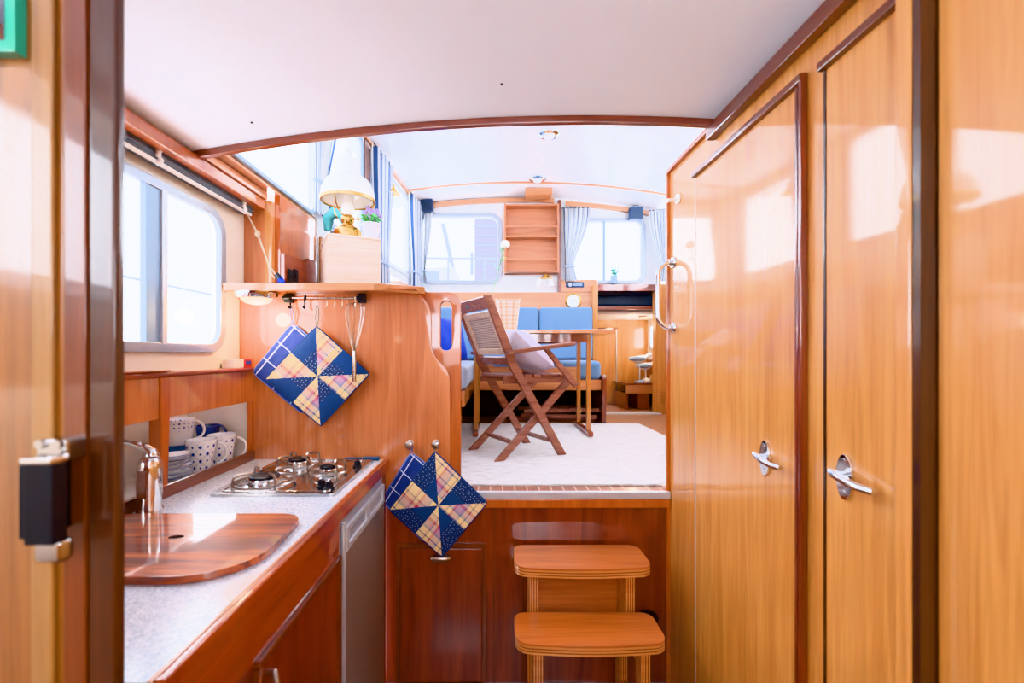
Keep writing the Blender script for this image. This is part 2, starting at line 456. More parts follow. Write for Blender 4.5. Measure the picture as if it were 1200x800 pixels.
def rect(a0, a1, c0, c1): return [(a0, c0), (a1, c0), (a1, c1), (a0, c1)]
def Rz(a): return Matrix.Rotation(a, 4, 'Z')
def Rx(a): return Matrix.Rotation(a, 4, 'X')
def Ry(a): return Matrix.Rotation(a, 4, 'Y')
def T(*v): return Matrix.Translation(Vector(v))

# ------------------------------------------------------------------ camera, light, view
cam = bpy.data.cameras.new('camera'); co = bpy.data.objects.new('camera', cam); COL.objects.link(co)
co.location = (0, 0, E); co.rotation_euler = (R(90), 0, 0)
cam.sensor_width = 36; cam.lens = FP / 1200 * 36; cam.shift_x = 20 / 1200; cam.shift_y = 15 / 1200; cam.clip_start = .01
cam.dof.use_dof = True; cam.dof.focus_distance = 2.0; cam.dof.aperture_fstop = 2.6
sc = bpy.context.scene; sc.camera = co
sc.view_settings.view_transform = 'Khronos PBR Neutral'; sc.view_settings.look = 'None'; sc.view_settings.exposure = 0.78
sc.view_settings.use_white_balance = True; sc.view_settings.white_balance_temperature = 5900
sc.cycles.use_denoising = True
sc.cycles.max_bounces = 10; sc.cycles.transparent_max_bounces = 12; sc.cycles.diffuse_bounces = 6
w = bpy.data.worlds.new('bright_overcast_sky'); sc.world = w; w.use_nodes = True
bg = w.node_tree.nodes['Background']; bg.inputs['Color'].default_value = (1, .985, .97, 1); bg.inputs['Strength'].default_value = 9.0
def area(name, loc, size, energy, rot, col=(1, 1, 1)):
    L = bpy.data.lights.new(name, 'AREA'); L.shape = 'RECTANGLE'; L.size, L.size_y = size; L.energy = energy; L.color = col
    o = bpy.data.objects.new(name, L); COL.objects.link(o); o.location = Vector(loc) + Vector((0, 0, E)); o.rotation_euler = rot; return o
def point(name, loc, r, energy, col=(1, 1, 1)):
    L = bpy.data.lights.new(name, 'POINT'); L.shadow_soft_size = r; L.energy = energy; L.color = col
    o = bpy.data.objects.new(name, L); COL.objects.link(o); o.location = Vector(loc) + Vector((0, 0, E)); return o
area('aft_fill_light', (.1, -.75, .35), (1.2, .9), 8, (R(82), 0, 0), (1, .98, .96))  # unseen fill lamp added behind the camera to brighten the galley

# ------------------------------------------------------------------ shell
struct('floor', MB().box(-1.3, .95, -1.2, 1.88, F - .04, F, 0), 'galleyfloor', 'teak planked galley floor at the lower level', 'floor')
struct('floor_saloon', MB().box(-.95, 1.66, 1.93, 4.34, SF - .04, SF, 0), 'teakfloor', 'teak and holly planked floor of the raised saloon', 'floor')
def arch(x): return .742 - .072 * (x - .3) ** 2
def sarch(x): return 1.49 - .07 * (x - .25) ** 2
xs = [-.99 + i * (1.71 / 24) for i in range(25)]
struct('ceiling', MB().prism([(x, arch(x) + .02) for x in xs] + [(x, arch(x) + .045) for x in reversed(xs)], 'XZ', -1.2, 1.45), 'ceil', 'off-white galley ceiling curving gently across', 'ceiling')
struct('trim_arch', MB().prism([(x, arch(x) - .001) for x in xs] + [(x, arch(x) + .046) for x in reversed(xs)], 'XZ', 1.451, 1.475, b=.004), 'red_x', 'arched mahogany beam where galley ceiling meets the saloon', 'beam')
sx = [-.97 + i * (2.62 / 24) for i in range(25)]
struct('ceiling_saloon', MB().prism([(x, sarch(x)) for x in sx] + [(x, sarch(x) + .03) for x in reversed(sx)], 'XZ', 1.46, 4.34), 'ceil2', 'glossy white curved ceiling of the saloon', 'ceiling')
struct('trim_saloon_ceiling', MB().prism([(x, sarch(x) - .008) for x in sx] + [(x, sarch(x) - .001) for x in reversed(sx)], 'XZ', 3.92, 3.945), 'honey_x', 'thin wooden batten curving across the saloon ceiling', 'trim')
struct('wall_back', MB().box(-1.0, 1.66, 1.43, 1.45, .80, 1.52, 0), 'wallg', 'pale upright panel above the galley ceiling', 'wall')
# galley hull side
struct('wall_left', MB().prism(rect(-1.2, 1.885, -.075, .67), 'YZ', -1.07, -1.04, [rr(.93, 1.715, .02, .52, .07), rr(-.32, .26, .16, .54, .07)]), 'wallw', 'cream hull side lining around the galley window', 'wall')
struct('wall_left_lower', MB().box(-1.3, -1.26, -1.2, 1.9, F, -.06, 0), 'laminate', 'white hull lining behind the crockery shelf', 'wall')
# partition and lower bulkhead
slot = rr(-.223, -.177, .015, .218, .022)
pout = [(-1.06, -.62), (-.139, -.62), (-.139, .205)]
pout += [(-.139 - .05 + .05 * math.cos(t), .204 + .05 * math.sin(t)) for t in [R(a) for a in range(10, 91, 16)]] + [(-.30, .254), (-1.06, .254)]
struct('wall_partition', MB().prism(pout, 'XZ', 1.857, 1.887, [slot], b=.004), 'teak_d', 'orange varnished partition with rounded hand slot beside the saloon opening', 'partition')
ov = [(-1.035, -.60)] + [((px - CX) / 287, (CY - py) / 287) for px, py in ((528, 587), (528, 450), (527, 441), (523, 432), (517, 426), (511, 420), (507, 412), (506, 405), (505.5, 367), (503, 358), (498, 351), (491, 344), (489, 341))] + [(-1.035, .256)]
struct('trim_partition_panel', MB().prism(ov, 'XZ', 1.845, 1.857, b=.003), 'teak', 'honey-brown veneer panel with stepped curved edge on the partition', 'panel')
struct('wall_front_lower', MB().box(-.46, .735, 1.8575, 1.885, F, -.5861, 0), 'red', 'dark red mahogany bulkhead below the raised saloon floor', 'wall')
struct('trim_bulkhead', MB().box(-.17, .713, 1.84, 1.857, -.622, -.588, .004), 'teak_d', 'wooden capping strip along the top of the lower bulkhead', 'trim')
struct('threshold', MB().box(-.139, .713, 1.862, 1.93, SF - .03, SF + .001, 0), 'threshold', 'teak and holly strip at the edge of the saloon floor', 'floor')
struct('trim_nosing', MB().box(-.139, .713, 1.843, 1.861, -.587, SF + .003, .003), 'aluw', 'pale metal nosing on the edge of the saloon floor', 'trim')
# right panelled wall
struct('wall_right', MB().box(.714, .735, .76, 1.857, F, .745, 0), 'honey', 'honey varnished panelled wall with two doors', 'wall')
struct('trim_right_end', MB().box(.700, .737, 1.852, 1.872, F, .74, .005), 'teak_d', 'orange wooden edge strip at the end of the door wall', 'trim')
struct('trim_ceiling_right', MB().box(.685, .714, -1.0, 1.485, .694, .738, .006), 'brown_y', 'dark mahogany moulding between ceiling and door wall', 'trim')
struct('trim_right_top', MB().box(.698, .74, 1.486, 1.86, .735, .752, .004), 'red_y', 'wooden capping along the top of the door wall', 'trim')
struct('ceiling_washroom', MB().box(.742, 1.64, -.2, 1.87, .72, .75, 0), 'ceil2', 'white deck above the closed washroom', 'ceiling')
struct('wall_washroom_front', MB().box(.738, 1.64, 1.86, 1.885, SF, .72, 0), 'honey', 'varnished washroom wall facing the saloon', 'wall')

# doors in the right wall
def wall_door(name, y0, y1, zt, hy, hz, label, mold_both):
    d = thing(name, label, 'door', (.71, (y0 + y1) / 2, F), kind='structure')
    MB().box(.708, .7135, y0, y1, F + .02, zt, .0015).build('door_panel', 'honey', d)
    MB().box(.7065, .7125, y1, y1 + .004, F + .02, zt, 0).build('edge_gap_line', 'aluw' if mold_both else 'dark', d)  # the dark version colours in the shade of the door gap
    MB().box(.694, .7138, y0 - .03, y1 + .012, zt, zt + .02, .004).build('top_moulding', 'brown_y', d)
    if mold_both:
        m = MB(); m.box(.701, .7138, y0 - .012, y0 - .001, F + .02, zt, .003); m.box(.697, .7138, y0 - .031, y0 - .019, F + .02, zt + .02, .003)
        m.build('edge_bead_gap_shade', 'red', d)
    else:
        MB().box(.707, .7137, y1 + .001, y1 + .008, F + .02, zt, .001).build('edge_bead_gap_shade', 'dark', d)  # dark strip in place of the shaded gap beside the door
    h = MB().prism([(hy + .021 * math.cos(t) , hz + .046 * math.sin(t)) for t in [k * math.pi / 14 for k in range(28)]], 'YZ', .701, .7078, b=.002).build('handle', 'chrome', d)
    m = MB(); m.cyl((.704, hy, hz), (.686, hy, hz + .004), .010, .008)
    pts = [(.684, hy + .012, hz + .010), (.680, hy, hz + .007), (.680, hy - .03, hz + .001), (.683, hy - .06, hz - .004), (.688, hy - .088, hz - .004)]
    m.tube(pts, [.007, .0085, .0085, .0075, .006], 10); m.build('lever', 'chrome', h)
    m = MB()
    for dz in (.032, -.032): m.cyl((.702, hy, hz + dz), (.6995, hy, hz + dz), .005, n=10)
    m.build('screw', 'chrome', h)
wall_door('door_1', 1.067, 1.604, .623, 1.186, -.271, 'taller-looking varnished door nearest the saloon with chrome lever', True)
wall_door('door_2', .78, .972, .608, .915, -.247, 'narrow varnished door with chrome lever nearest the doorway post', False)

# doorway of the aft cabin in the foreground
struct('trim_doorway_right', MB().box(.66, .7135, .724, .752, F, .73, .004), 'honey', 'upright doorway post of pale varnished wood', 'trim')
struct('trim_doorway_right_inner', MB().box(.664, .7135, .710, .7235, F, .73, 0), 'dark', 'doorway post face with its backlit shade coloured dark brown', 'trim')  # backlit shade of the post face put into dark wood
struct('door_3', MB().box(.689, .712, -.2, .709, F + .02, .70, .004), 'honey', 'open varnished door leaf blurred at the edge of the view', 'door')
struct('trim_doorway_left', MB().box(-.4745, -.4425, .530, .546, F, .62, .004), 'post', 'orange-brown doorway post beside the galley counter', 'trim')
struct('trim_doorway_left_inner', MB().box(-.502, -.4750, .528, .548, F, .62, .003), 'strip', 'dark brown strip of the doorway post', 'trim')
d4 = thing('door_4', 'blurred varnished door panel carrying the rim lock', 'door', (-.75, .54, F), kind='structure')
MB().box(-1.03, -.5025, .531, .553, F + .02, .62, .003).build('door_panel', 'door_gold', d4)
MB().box(-.536, -.510, .524, .5308, F + .02, .62, .004).build('edge_moulding', 'bead', d4)
struct('wall_aft_left', MB().box(-1.04, -.493, .569, .585, F, .59, 0), 'red', 'mahogany bulkhead at the end of the galley', 'wall')

lk = thing('rim_lock', 'blurred dark rim lock with chrome keeper on the door edge', 'lock', (-.48, .48, -.225))
MB().box(-.489, -.4580, .471, .488, -.199, -.1145, .002).build('lock_case', 'gun', lk)
MB().box(-.4905, -.4570, .468, .489, -.1140, -.107, .002).build('top_plate', 'chrome', lk)
m = MB(); m.box(-.508, -.474, .502, .5305, -.120, -.094, .004); m.cyl((-.500, .502, -.099), (-.500, .498, -.099), .005, n=10); m.cyl((-.481, .502, -.099), (-.481, .498, -.099), .005, n=10)
m.build('keeper', 'steel', lk)
MB().box(-.498, -.466, .489, .506, -.226, -.200, .006, 3).build('bolt', 'steel', lk)
MB().box(-.512, -.492, .4885, .5305, -.199, -.119, .001).build('mounting_plate', 'gun', lk)
mr = thing('mirror', 'teal-edged mirror at the top corner of the blurred door', 'mirror', (-.67, .525, .34))
MB().box(-.80, -.545, .516, .5305, .344, .58, .001).build('frame', 'tealglass', mr)
MB().box(-.79, -.556, .5152, .5158, .356, .57, 0).build('glass', 'mirror', mr)

# carlin boards along the ceiling edge and saloon side above
m = MB(); m.box(-.985, -.95, -1.0, 1.882, .597, .636, .003); struct('trim_ceiling_left', m, 'teak_d', 'mahogany board along the ceiling edge above the blind', 'trim')
m = MB(); m.box(-1.0, -.94, 1.48, 1.882, .637, .668, .003); m.box(-1.0, -.905, 1.48, 2.32, .669, .684, .003)
struct('trim_window_ledge', m, 'honey_y', 'stepped wooden ledge under the high saloon side window', 'trim')
struct('trim_corner_post', MB().box(-.955, -.925, 1.885, 1.915, .262, .636, .003), 'honey', 'pale wooden corner post above the galley shelf', 'trim')
struct('wall_bulkhead_upper', MB().box(-1.06, -.956, 1.888, 1.905, .262, .665, 0), 'teak', 'brown varnished bulkhead strip above the galley shelf', 'wall')
struct('wall_saloon_side_panel', MB().box(-.93, -.905, 1.916, 2.33, SF, .668, 0), 'teak_d', 'glossy orange veneer under the high side window', 'wall')
struct('trim_side_board', MB().prism([(1.916, .262), (2.26, .262), (2.26, .455), (2.22, .463), (2.17, .455), (2.13, .435), (1.916, .425)], 'YZ', -.9045, -.885, b=.003), 'red_y', 'dark mahogany board with raised end behind the wooden crate', 'trim')

# saloon left side: first straight length, then tapering forward
struct('wall_saloon_left', MB().prism(rect(1.45, 2.30, .684, 1.47), 'YZ', -.93, -.90, [rr(1.50, 2.262, .70, 1.36, .06)]), 'wallg', 'saloon side wall around the high window', 'wall')
TL = T(-.90, 2.30, 0) @ Rz(-math.atan2(.17, 2.02))
struct('wall_saloon_left_forward', MB().prism(rect(0, 2.05, SF, 1.47), 'YZ', -.03, 0, [rr(.10, .60, .70, 1.36, .06), rr(.80, 1.66, .69, 1.34, .06)], X=TL), 'wallg', 'pale saloon side wall with two windows forward of the lamp', 'wall')
struct('trim_saloon_pillar', MB().box(-.002, .012, .632, .735, .66, 1.46, .002, X=TL), 'brown', 'red-brown window pillar behind the oil lamp', 'trim')
struct('trim_saloon_left_ceiling', MB().box(-.0, .022, .1, 2.02, 1.392, 1.414, .003, X=TL), 'honey_y', 'wooden moulding between saloon ceiling and window side', 'trim')
struct('trim_saloon_left_lining', MB().box(.0005, .014, 0.02, 2.03, SF, .60, .002, X=TL), 'gold', 'golden wood lining below the side windows', 'trim')
# far wall
YF = 4.32
def fx(px): return (px - CX) / FP * YF
def fz(py): return (CY - py) / FP * YF
hl = rr(fx(496), fx(583), fz(328), fz(255), .07); hr = rr(fx(669), fx(751), fz(328.5), fz(260), .06)
top = [(x, sarch(x) + .01) for x in reversed(sx) if -.77 < x < 1.64]
door_hole = rect(fx(698), fx(768), SF + .001, fz(337))
struct('wall_front', MB().prism([(-.78, SF), (fx(698), SF), (fx(698), fz(337)), (fx(768), fz(337)), (fx(768), SF), (1.645, SF)] + top, 'XZ', YF, YF + .04, [hl, hr]), 'wallg', 'pale forward wall of the saloon with two windows', 'wall')
struct('trim_far_header', MB().prism([(x, sarch(x) - .055) for x in sx if -.7 < x < .62] + [(x, sarch(x) - .012) for x in reversed(sx) if -.7 < x < .62], 'XZ', 4.285, 4.318, b=.003), 'honey_x', 'curved wooden header above the forward window with boats', 'trim')
struct('trim_far_header_starboard', MB().prism([(x, sarch(x) - .075) for x in sx if .62 < x < 1.6] + [(x, sarch(x) - .035) for x in reversed(sx) if .62 < x < 1.6], 'XZ', 4.285, 4.318, b=.003), 'honey_x', 'wooden header above the forward window with the posy', 'trim')
struct('trim_far_upright', MB().box(fx(653.5), fx(656.5), 4.27, 4.318, fz(343), fz(236), .003), 'red', 'upright trim beside the wooden wall shelf', 'trim')
struct('trim_far_panel', MB().box(-.72, fx(695), 4.285, 4.318, SF, fz(343), .002), 'honey_x', 'pale wooden panel behind the bench with the clock', 'panel')
struct('trim_radio_panel', MB().box(fx(657), fx(699), 4.28, 4.318, fz(342.6), fz(328), .003), 'honey_x', 'small wooden panel holding the radio', 'panel')
struct('trim_passage_post', MB().box(fx(692), fx(698), 4.22, 4.30, -.10, fz(335), .006), 'honey', 'rounded wooden post at the end of the bench', 'trim')
struct('trim_passage_lintel', MB().box(fx(694), fx(769), 4.27, 4.318, fz(341.5), fz(334), .003), 'red_x', 'mahogany lintel over the opening to the forward cabin', 'trim')
struct('trim_passage_jamb', MB().box(fx(766.3), fx(768.3), 4.27, 4.362, SF + .013, fz(342), .002), 'honey', 'wooden jamb lining the forward cabin opening', 'trim')
struct('trim_passage_sill', MB().box(fx(699), fx(772), 4.24, 4.36, SF, SF + .012, .003), 'aluw', 'pale metal sill at the forward cabin step', 'trim')
pp = thing('wall_passage_side', 'varnished wooden partition with louvre grille beside the forward opening', 'partition', (1.6, 4.29, SF), kind='structure')
MB().box(fx(768.5), 1.645, 4.285, 4.318, SF, fz(333), .003).build('panel', 'honey', pp)
m = MB()
for k in range(7): m.box(fx(773), fx(782), 4.276, 4.284, fz(472) + k * .0165, fz(472) + k * .0165 + .009, .001)
m.build('grille', 'gold', pp)
# saloon right side
struct('wall_saloon_right', MB().prism(rect(1.45, 4.34, SF, 1.45), 'YZ', 1.62, 1.65, [rr(1.7, 2.85, .78, 1.33, .06), rr(3.0, 4.05, .70, 1.30, .06)]), 'wallg', 'saloon side wall behind the panelled washroom', 'wall')
struct('trim_saloon_right_lining', MB().box(1.605, 1.619, 1.9, 4.28, SF, .62, .002), 'honey', 'varnished lining on the saloon side by the passage', 'trim')
struct('trim_saloon_right_ceiling', MB().box(1.596, 1.619, 1.9, 4.30, 1.325, 1.352, .003), 'honey_y', 'wooden moulding at the ceiling edge by the washroom side', 'trim')
# forward cabin beyond the passage
struct('floor_forward_cabin', MB().box(.5, 2.0, 4.345, 5.4, SF - .06, SF - .02, 0), 'teakfloor', 'planked floor of the forward cabin', 'floor')
struct('wall_forward_cabin_end', MB().box(.5, 2.0, 5.3, 5.33, SF - .02, .62, 0), 'honey', 'warm lit wooden end wall of the forward cabin', 'wall')
struct('wall_forward_cabin_side', MB().prism(rect(4.37, 5.3, SF - .02, .62), 'YZ', 1.78, 1.81, [rr(4.75, 5.2, .06, .33, .05)]), 'white', 'white side of the forward cabin with small window', 'wall')
struct('trim_forward_cabin_lining', MB().box(1.765, 1.779, 4.37, 5.29, SF, -.06, .002), 'red', 'mahogany lining under the forward cabin window', 'trim')
struct('wall_forward_cabin_inner', MB().box(.5, .53, 4.37, 5.3, SF - .02, .62, 0), 'honey', 'inner wooden side of the forward cabin', 'wall')
struct('ceiling_forward_cabin', MB().box(.535, 1.775, 4.55, 5.295, .40, .43, 0), 'white', 'low white ceiling under the bunk in the forward cabin', 'ceiling')
struct('ceiling_forward_top', MB().box(.5, 1.82, 4.365, 5.33, .625, .645, 0), 'ceil2', 'white deckhead of the forward cabin', 'ceiling')
d5 = thing('door_5', 'flush wooden door with metal edge in the forward cabin', 'door', (1.1, 5.29, SF), kind='structure')
MB().box(.75, 1.405, 5.284, 5.2995, SF, .28, .002).build('door_panel', 'honey', d5)
MB().box(1.407, 1.416, 5.278, 5.2995, SF, .29, .001).build('edge_strip', 'aluw', d5)
MB().box(.75, 1.43, 5.276, 5.2995, .29, .31, .002).build('top_moulding', 'brown_x', d5)
struct('wall_aft_cabin', MB().prism(rect(-1.3, .95, F, .75), 'XZ', -1.24, -1.2, [rr(-.75, -.15, .05, .45, .05), rr(.15, .7, .05, .45, .05)]), 'honey', 'aft cabin bulkhead behind the viewer', 'wall')

struct('wall_aft_right', MB().box(.95, .97, -1.2, .78, F, .76, 0).box(.736, .95, .762, .78, F, .76, 0), 'honey', 'aft cabin side beyond the open door leaf', 'wall')
struct('wall_forward_cabin_gap', MB().box(1.646, 1.81, 4.33, 4.365, SF - .02, .62, 0), 'honey', 'unseen filler strip added against sky light beside the forward cabin', 'wall')  # unseen filler added to stop sky light leaking into the forward cabin
# ------------------------------------------------------------------ windows
WN = [0]
def window(label, poly_o, poly_i, plane, d0, d1, dg, X=None, mull=(), fm='aluw', ring2=None):
    WN[0] += 1
    a = [p[0] for p in poly_o]; c = [p[1] for p in poly_o]
    mid = Vector({'XZ': ((min(a) + max(a)) / 2, d0, min(c)), 'YZ': (d0, (min(a) + max(a)) / 2, min(c))}[plane])
    if X is not None: mid = X @ mid
    t = thing('window_%d' % WN[0], label, 'window', mid, kind='structure')
    MB().prism(poly_o, plane, d0, d1, [poly_i], b=.004, X=X).build('frame', fm, t)
    if ring2:
        MB().prism(ring2[0], plane, ring2[2], ring2[3], [ring2[1]], b=.002, X=X).build('inner_frame', 'alu', t)
    MB().prism(poly_i, plane, dg, dg + .004, X=X).build('pane', 'glass', t)
    for q, mm in mull: q.build('mullion', mm, t)
    return t
mu = [(MB().box(-1.05, -1.03, 1.343, 1.405, .03, .51, .003), 'frameblue'), (MB().box(-1.044, -1.022, 1.400, 1.424, .03, .51, .003), 'aluw')]
window('aluminium framed sliding galley window with rounded corners over the crockery shelf', rr(.905, 1.737, .006, .535, .09), rr(.945, 1.700, .038, .505, .06), 'YZ', -1.045, -1.024, -1.05, None, mu, 'alu')
window('side window of the aft cabin beside the viewer', rr(-.34, .28, .14, .56, .08), rr(-.30, .24, .18, .52, .06), 'YZ', -1.045, -1.024, -1.05)
window('large bright side window high above the galley shelf', rr(1.475, 2.287, .682, 1.385, .08), rr(1.498, 2.264, .698, 1.362, .055), 'YZ', -.905, -.888, -.915, fm='frameblue')
window('narrow side window behind the oil lamp', rr(.08, .62, .682, 1.38, .08), rr(.112, .588, .715, 1.35, .05), 'YZ', -.004, .012, -.012, TL, fm='frameblue')
window('side window behind the hanging striped curtain', rr(.78, 1.68, .672, 1.36, .08), rr(.812, 1.648, .705, 1.328, .05), 'YZ', -.004, .012, -.012, TL, fm='aluw')
window('forward saloon window showing moored boats', rr(fx(490), fx(588), fz(333), fz(250), .10), rr(fx(496), fx(583.5), fz(328.5), fz(254), .075), 'XZ', 4.300, 4.324, 4.335, fm='alu')
mu = [(MB().box(fx(706), fx(709), 4.305, 4.325, fz(328.5), fz(259), .002), 'frameblue')]
window('forward saloon window with upright bar and posy on its sill', rr(fx(664), fx(756), fz(332), fz(256), .09), rr(fx(669), fx(751.5), fz(328.5), fz(259.5), .07), 'XZ', 4.300, 4.324, 4.335, None, mu, 'alu')
window('aft side window on the washroom side of the saloon', rr(1.68, 2.87, .76, 1.35, .08), rr(1.72, 2.83, .80, 1.31, .05), 'YZ', 1.608, 1.624, 1.63)
window('forward side window on the washroom side of the saloon', rr(2.98, 4.07, .68, 1.32, .08), rr(3.02, 4.03, .72, 1.28, .05), 'YZ', 1.608, 1.624, 1.63)
window('small window above the gull figures in the forward cabin', rr(4.73, 5.22, .04, .35, .07), rr(4.77, 5.18, .075, .315, .05), 'YZ', 1.768, 1.784, 1.79)
window('cabin window behind the viewer near the counter', rr(-.77, -.13, .03, .47, .07), rr(-.73, -.17, .07, .43, .05), 'XZ', -1.205, -1.19, -1.215)
window('cabin window behind the viewer near the doors', rr(.13, .72, .03, .47, .07), rr(.17, .68, .07, .43, .05), 'XZ', -1.205, -1.19, -1.215)

# ------------------------------------------------------------------ pleated blind over galley window
bl = thing('pleated_blind', 'charcoal pleated blind gathered above the galley window', 'blind', (-1.0, 1.2, .55))
prof = []
for k in range(9):
    z = .628 - k * .007
    prof.append((-.986 - (.007 if k % 2 else 0), z))
m = MB(); m.prism(prof + [(-1.034, prof[-1][1]), (-1.034, .628)], 'XZ', .5, 1.86); m.build('pleats', 'blind', bl)
MB().box(-1.036, -.988, .5, 1.865, .6285, .640, .002).build('headrail', 'gun', bl)
MB().box(-1.006, -.990, .5, 1.855, .5625, .5715, .003).build('bottom_rail', 'white', bl)
for y in (1.335, 1.79):
    m = MB()
    for k in range(5): m.ball((-.986, y + .006 * math.sin(k * 2), .56 + k * .012), .009, n=8)
    m.build('clip', 'white', bl)
pc = at(291, 253, 1.80); q = at(302, 274, 1.80); e2 = at(315, 310, 1.78); e3 = at(325, 325, 1.76)
m = MB(); 
def lerp_pts(ps, n=8): 
    out = []
    for a, b in zip(ps, ps[1:]): out += [Vector(a).lerp(Vector(b), k / n) for k in range(n)]
    return out + [Vector(ps[-1])]
cd = thing('blind_cord', 'beige knotted pull cord hanging from the blind end', 'cord', (e2.x, e2.y, e2.z))
m.tube(lerp_pts([pc, q, e2, e3]), .0035, 6); m.tube([Vector(e2) + Vector((.0, 0, 0)), at(318, 320, 1.76), at(322, 327, 1.75)], .003, 6)
m.tube([e2 + Vector((-.002, 0, 0)), at(316.5, 333, 1.78)], .002, 6)
m.build('rope', 'cord', cd); MB().ball(q, .011, (1, 1, 1.3), n=10).build('knot', 'cord', cd)
m = MB(); m.cyl(at(324, 321, 1.76), at(331, 330.5, 1.755), .009, .011); m.build('toggle', 'gun', cd)
m = MB(); m.cyl(at(328, 327, 1.75), at(332, 332, 1.75), .012, .010); m.build('toggle_cap', 'royal', cd)

# ------------------------------------------------------------------ galley top shelf with crate, lamp, plant
zs = .265
shp = [(-1.028, 1.70), (-.455, 1.70), (-.283, 1.80), (-.283, 1.8875), (-.50, 2.0), (-.50, 2.27), (-.884, 2.27), (-.884, 1.92), (-.925, 1.9158), (-1.028, 1.887)]
shp = [(-1.028, 1.72), (-1.0, 1.70), (-.455, 1.70), (-.283, 1.80), (-.283, 1.95), (-.46, 2.05), (-.46, 2.27), (-.884, 2.27), (-.884, 1.884), (-1.028, 1.884)]
sh = thing('galley_shelf', 'wooden shelf with angled corner projecting over the galley partition', 'shelf', (-.7, 1.95, .254))
o = MB().prism(shp, 'XY', .2555, zs - .003, b=.003).build('board', 'honey_x', sh)
fr = [(-1.028, 1.72), (-1.0, 1.70), (-.455, 1.70), (-.283, 1.80)]
m = MB()
for (a, b) in zip(fr, fr[1:]): 
    d = Vector((b[0] - a[0], b[1] - a[1], 0)).normalized()
    m.bar(Vector((a[0], a[1], .252)) - d * .002, Vector((b[0], b[1], .252)) + d * .004, .016, .029, (0, 0, 1), .004)
m.build('edge_lip', 'honey_x', sh)
MB().box(-1.028, -.30, 1.72, 1.844, .247, .2548, .001).build('underside_panel', 'teak', sh)

cr = thing('wooden_crate', 'pale pine box standing on the galley shelf under the lamp', 'box', (-.60, 2.06, zs), R(26.4))
CA = T(-.707, 1.925, zs) @ Rz(R(26.4))
def inv_build(mb, name, m_, par, X): # mesh authored in box frame, already in world
    return mb.build(name, m_, par, local=True)
cw, cd_, chh = .222, .30, .249
off = Rz(R(-26.4)) @ (Vector((-.707, 1.925, zs)) - Vector((-.60, 2.06, zs)))
LX = T(*off)
m = MB(); m.box(0, cw, 0, .010, .0, chh - .01, .001, X=LX); m.build('front_panel', 'pine', cr, True)
m = MB(); m.box(0, .010, .0105, cd_, 0, chh - .01, .001, X=LX); m.build('side_panel', 'pine', cr, True)
m = MB(); m.box(cw - .010, cw, .0105, cd_, 0, chh - .01, .001, X=LX); m.build('side_panel', 'pine', cr, True)
m = MB(); m.box(.0105, cw - .0105, cd_ - .01, cd_, 0, chh - .01, .001, X=LX); m.build('back_panel', 'pine', cr, True)
m = MB(); m.box(-.003, cw + .003, -.003, cd_ + .003, chh - .009, chh, .002, X=LX); m.build('lid', 'pine', cr, True)
ct = zs + chh
def onbox(u, v): p = CA @ Vector((u, v, chh)); return p

lp = onbox(.100, .125)
la = thing('oil_lamp', 'brass oil lamp with white opal shade standing on the pine box', 'lamp', lp)
m = MB(); m.lathe([(0, 0), (.060, 0), (.063, .006), (.062, .045), (.052, .062), (.030, .072), (.024, .082), (.030, .094), (.028, .112), (.018, .125), (0, .125)], lp); m.build('font', 'brass', la)
m = MB(); m.lathe([(.018, .115), (.026, .125), (.030, .15), (.022, .18), (.018, .22), (.018, .43), (.0165, .43), (.0165, .22), (.0205, .18), (.0285, .15), (.0245, .125)], lp, close=True); m.build('chimney', 'shade', la)
m = MB(); zsh = .188
m.lathe([(.118, zsh), (.121, zsh + .012), (.116, zsh + .045), (.098, zsh + .085), (.072, zsh + .108), (.058, zsh + .118), (.056, zsh + .165), (.052, zsh + .185), (.046, zsh + .185), (.050, zsh + .162), (.052, zsh + .116), (.068, zsh + .103), (.093, zsh + .08), (.111, zsh + .043), (.115, zsh + .012), (.113, zsh)], lp, 40, close=True)
m.build('lamp_shade', 'shade', la)
m = MB(); m.lathe([(.114, zsh - .006), (.122, zsh - .006), (.123, zsh + .006), (.114, zsh + .006)], lp, 40, close=True)
m.build('shade_ring', 'brass', la)
m = MB()
for k in range(3):
    a = R(20 + 120 * k)
    m.tube([lp + Vector((math.cos(a) * r_, math.sin(a) * r_, z_)) for r_, z_ in ((.022, .115), (.05, .112), (.085, .122), (.108, .15), (.117, zsh))], .003, 6)
m.build('shade_holder', 'brass', la)
m = MB(); m.tube([lp + Vector((.02, 0, .10)), lp + Vector((.05, -.01, .10))], .003, 6); m.ball(lp + Vector((.053, -.011, .10)), .007, n=10); m.build('wick_knob', 'brass', la)

pp_ = onbox(.186, .038)
pl = thing('potted_plant', 'small white pot of green leaves and lavender flowers on the pine box', 'plant', pp_)
m = MB(); m.lathe([(0, 0), (.032, 0), (.040, .055), (.043, .056), (.043, .070), (.038, .070), (.036, .055), (0, .052)], pp_); m.build('pot', 'pot', pl)
m = MB()
for k in range(70):
    a = random.uniform(0, 6.28); r_ = random.uniform(.0, .043); h = random.uniform(.066, .108)
    c = pp_ + Vector((r_ * math.cos(a), r_ * math.sin(a), h))
    X = T(*c) @ Rz(a) @ Ry(random.uniform(-.3, 1.0))
    m.ball((0, 0, 0), .012, (1.3, .6, .22), X=X, n=8)
m.build('leaves', 'green', pl)
m = MB()
for k in range(9):
    a = random.uniform(0, 6.28); r_ = random.uniform(.01, .05); h = random.uniform(.115, .15)
    b0 = pp_ + Vector((r_ * .4 * math.cos(a), r_ * .4 * math.sin(a), .06)); t0 = pp_ + Vector((r_ * math.cos(a), r_ * math.sin(a), h))
    m.tube([b0, t0], .001, 5)
    for q_ in range(3): m.ball(t0 + Vector((random.uniform(-.004, .004), random.uniform(-.004, .004), -.008 * q_)), .006, n=6)
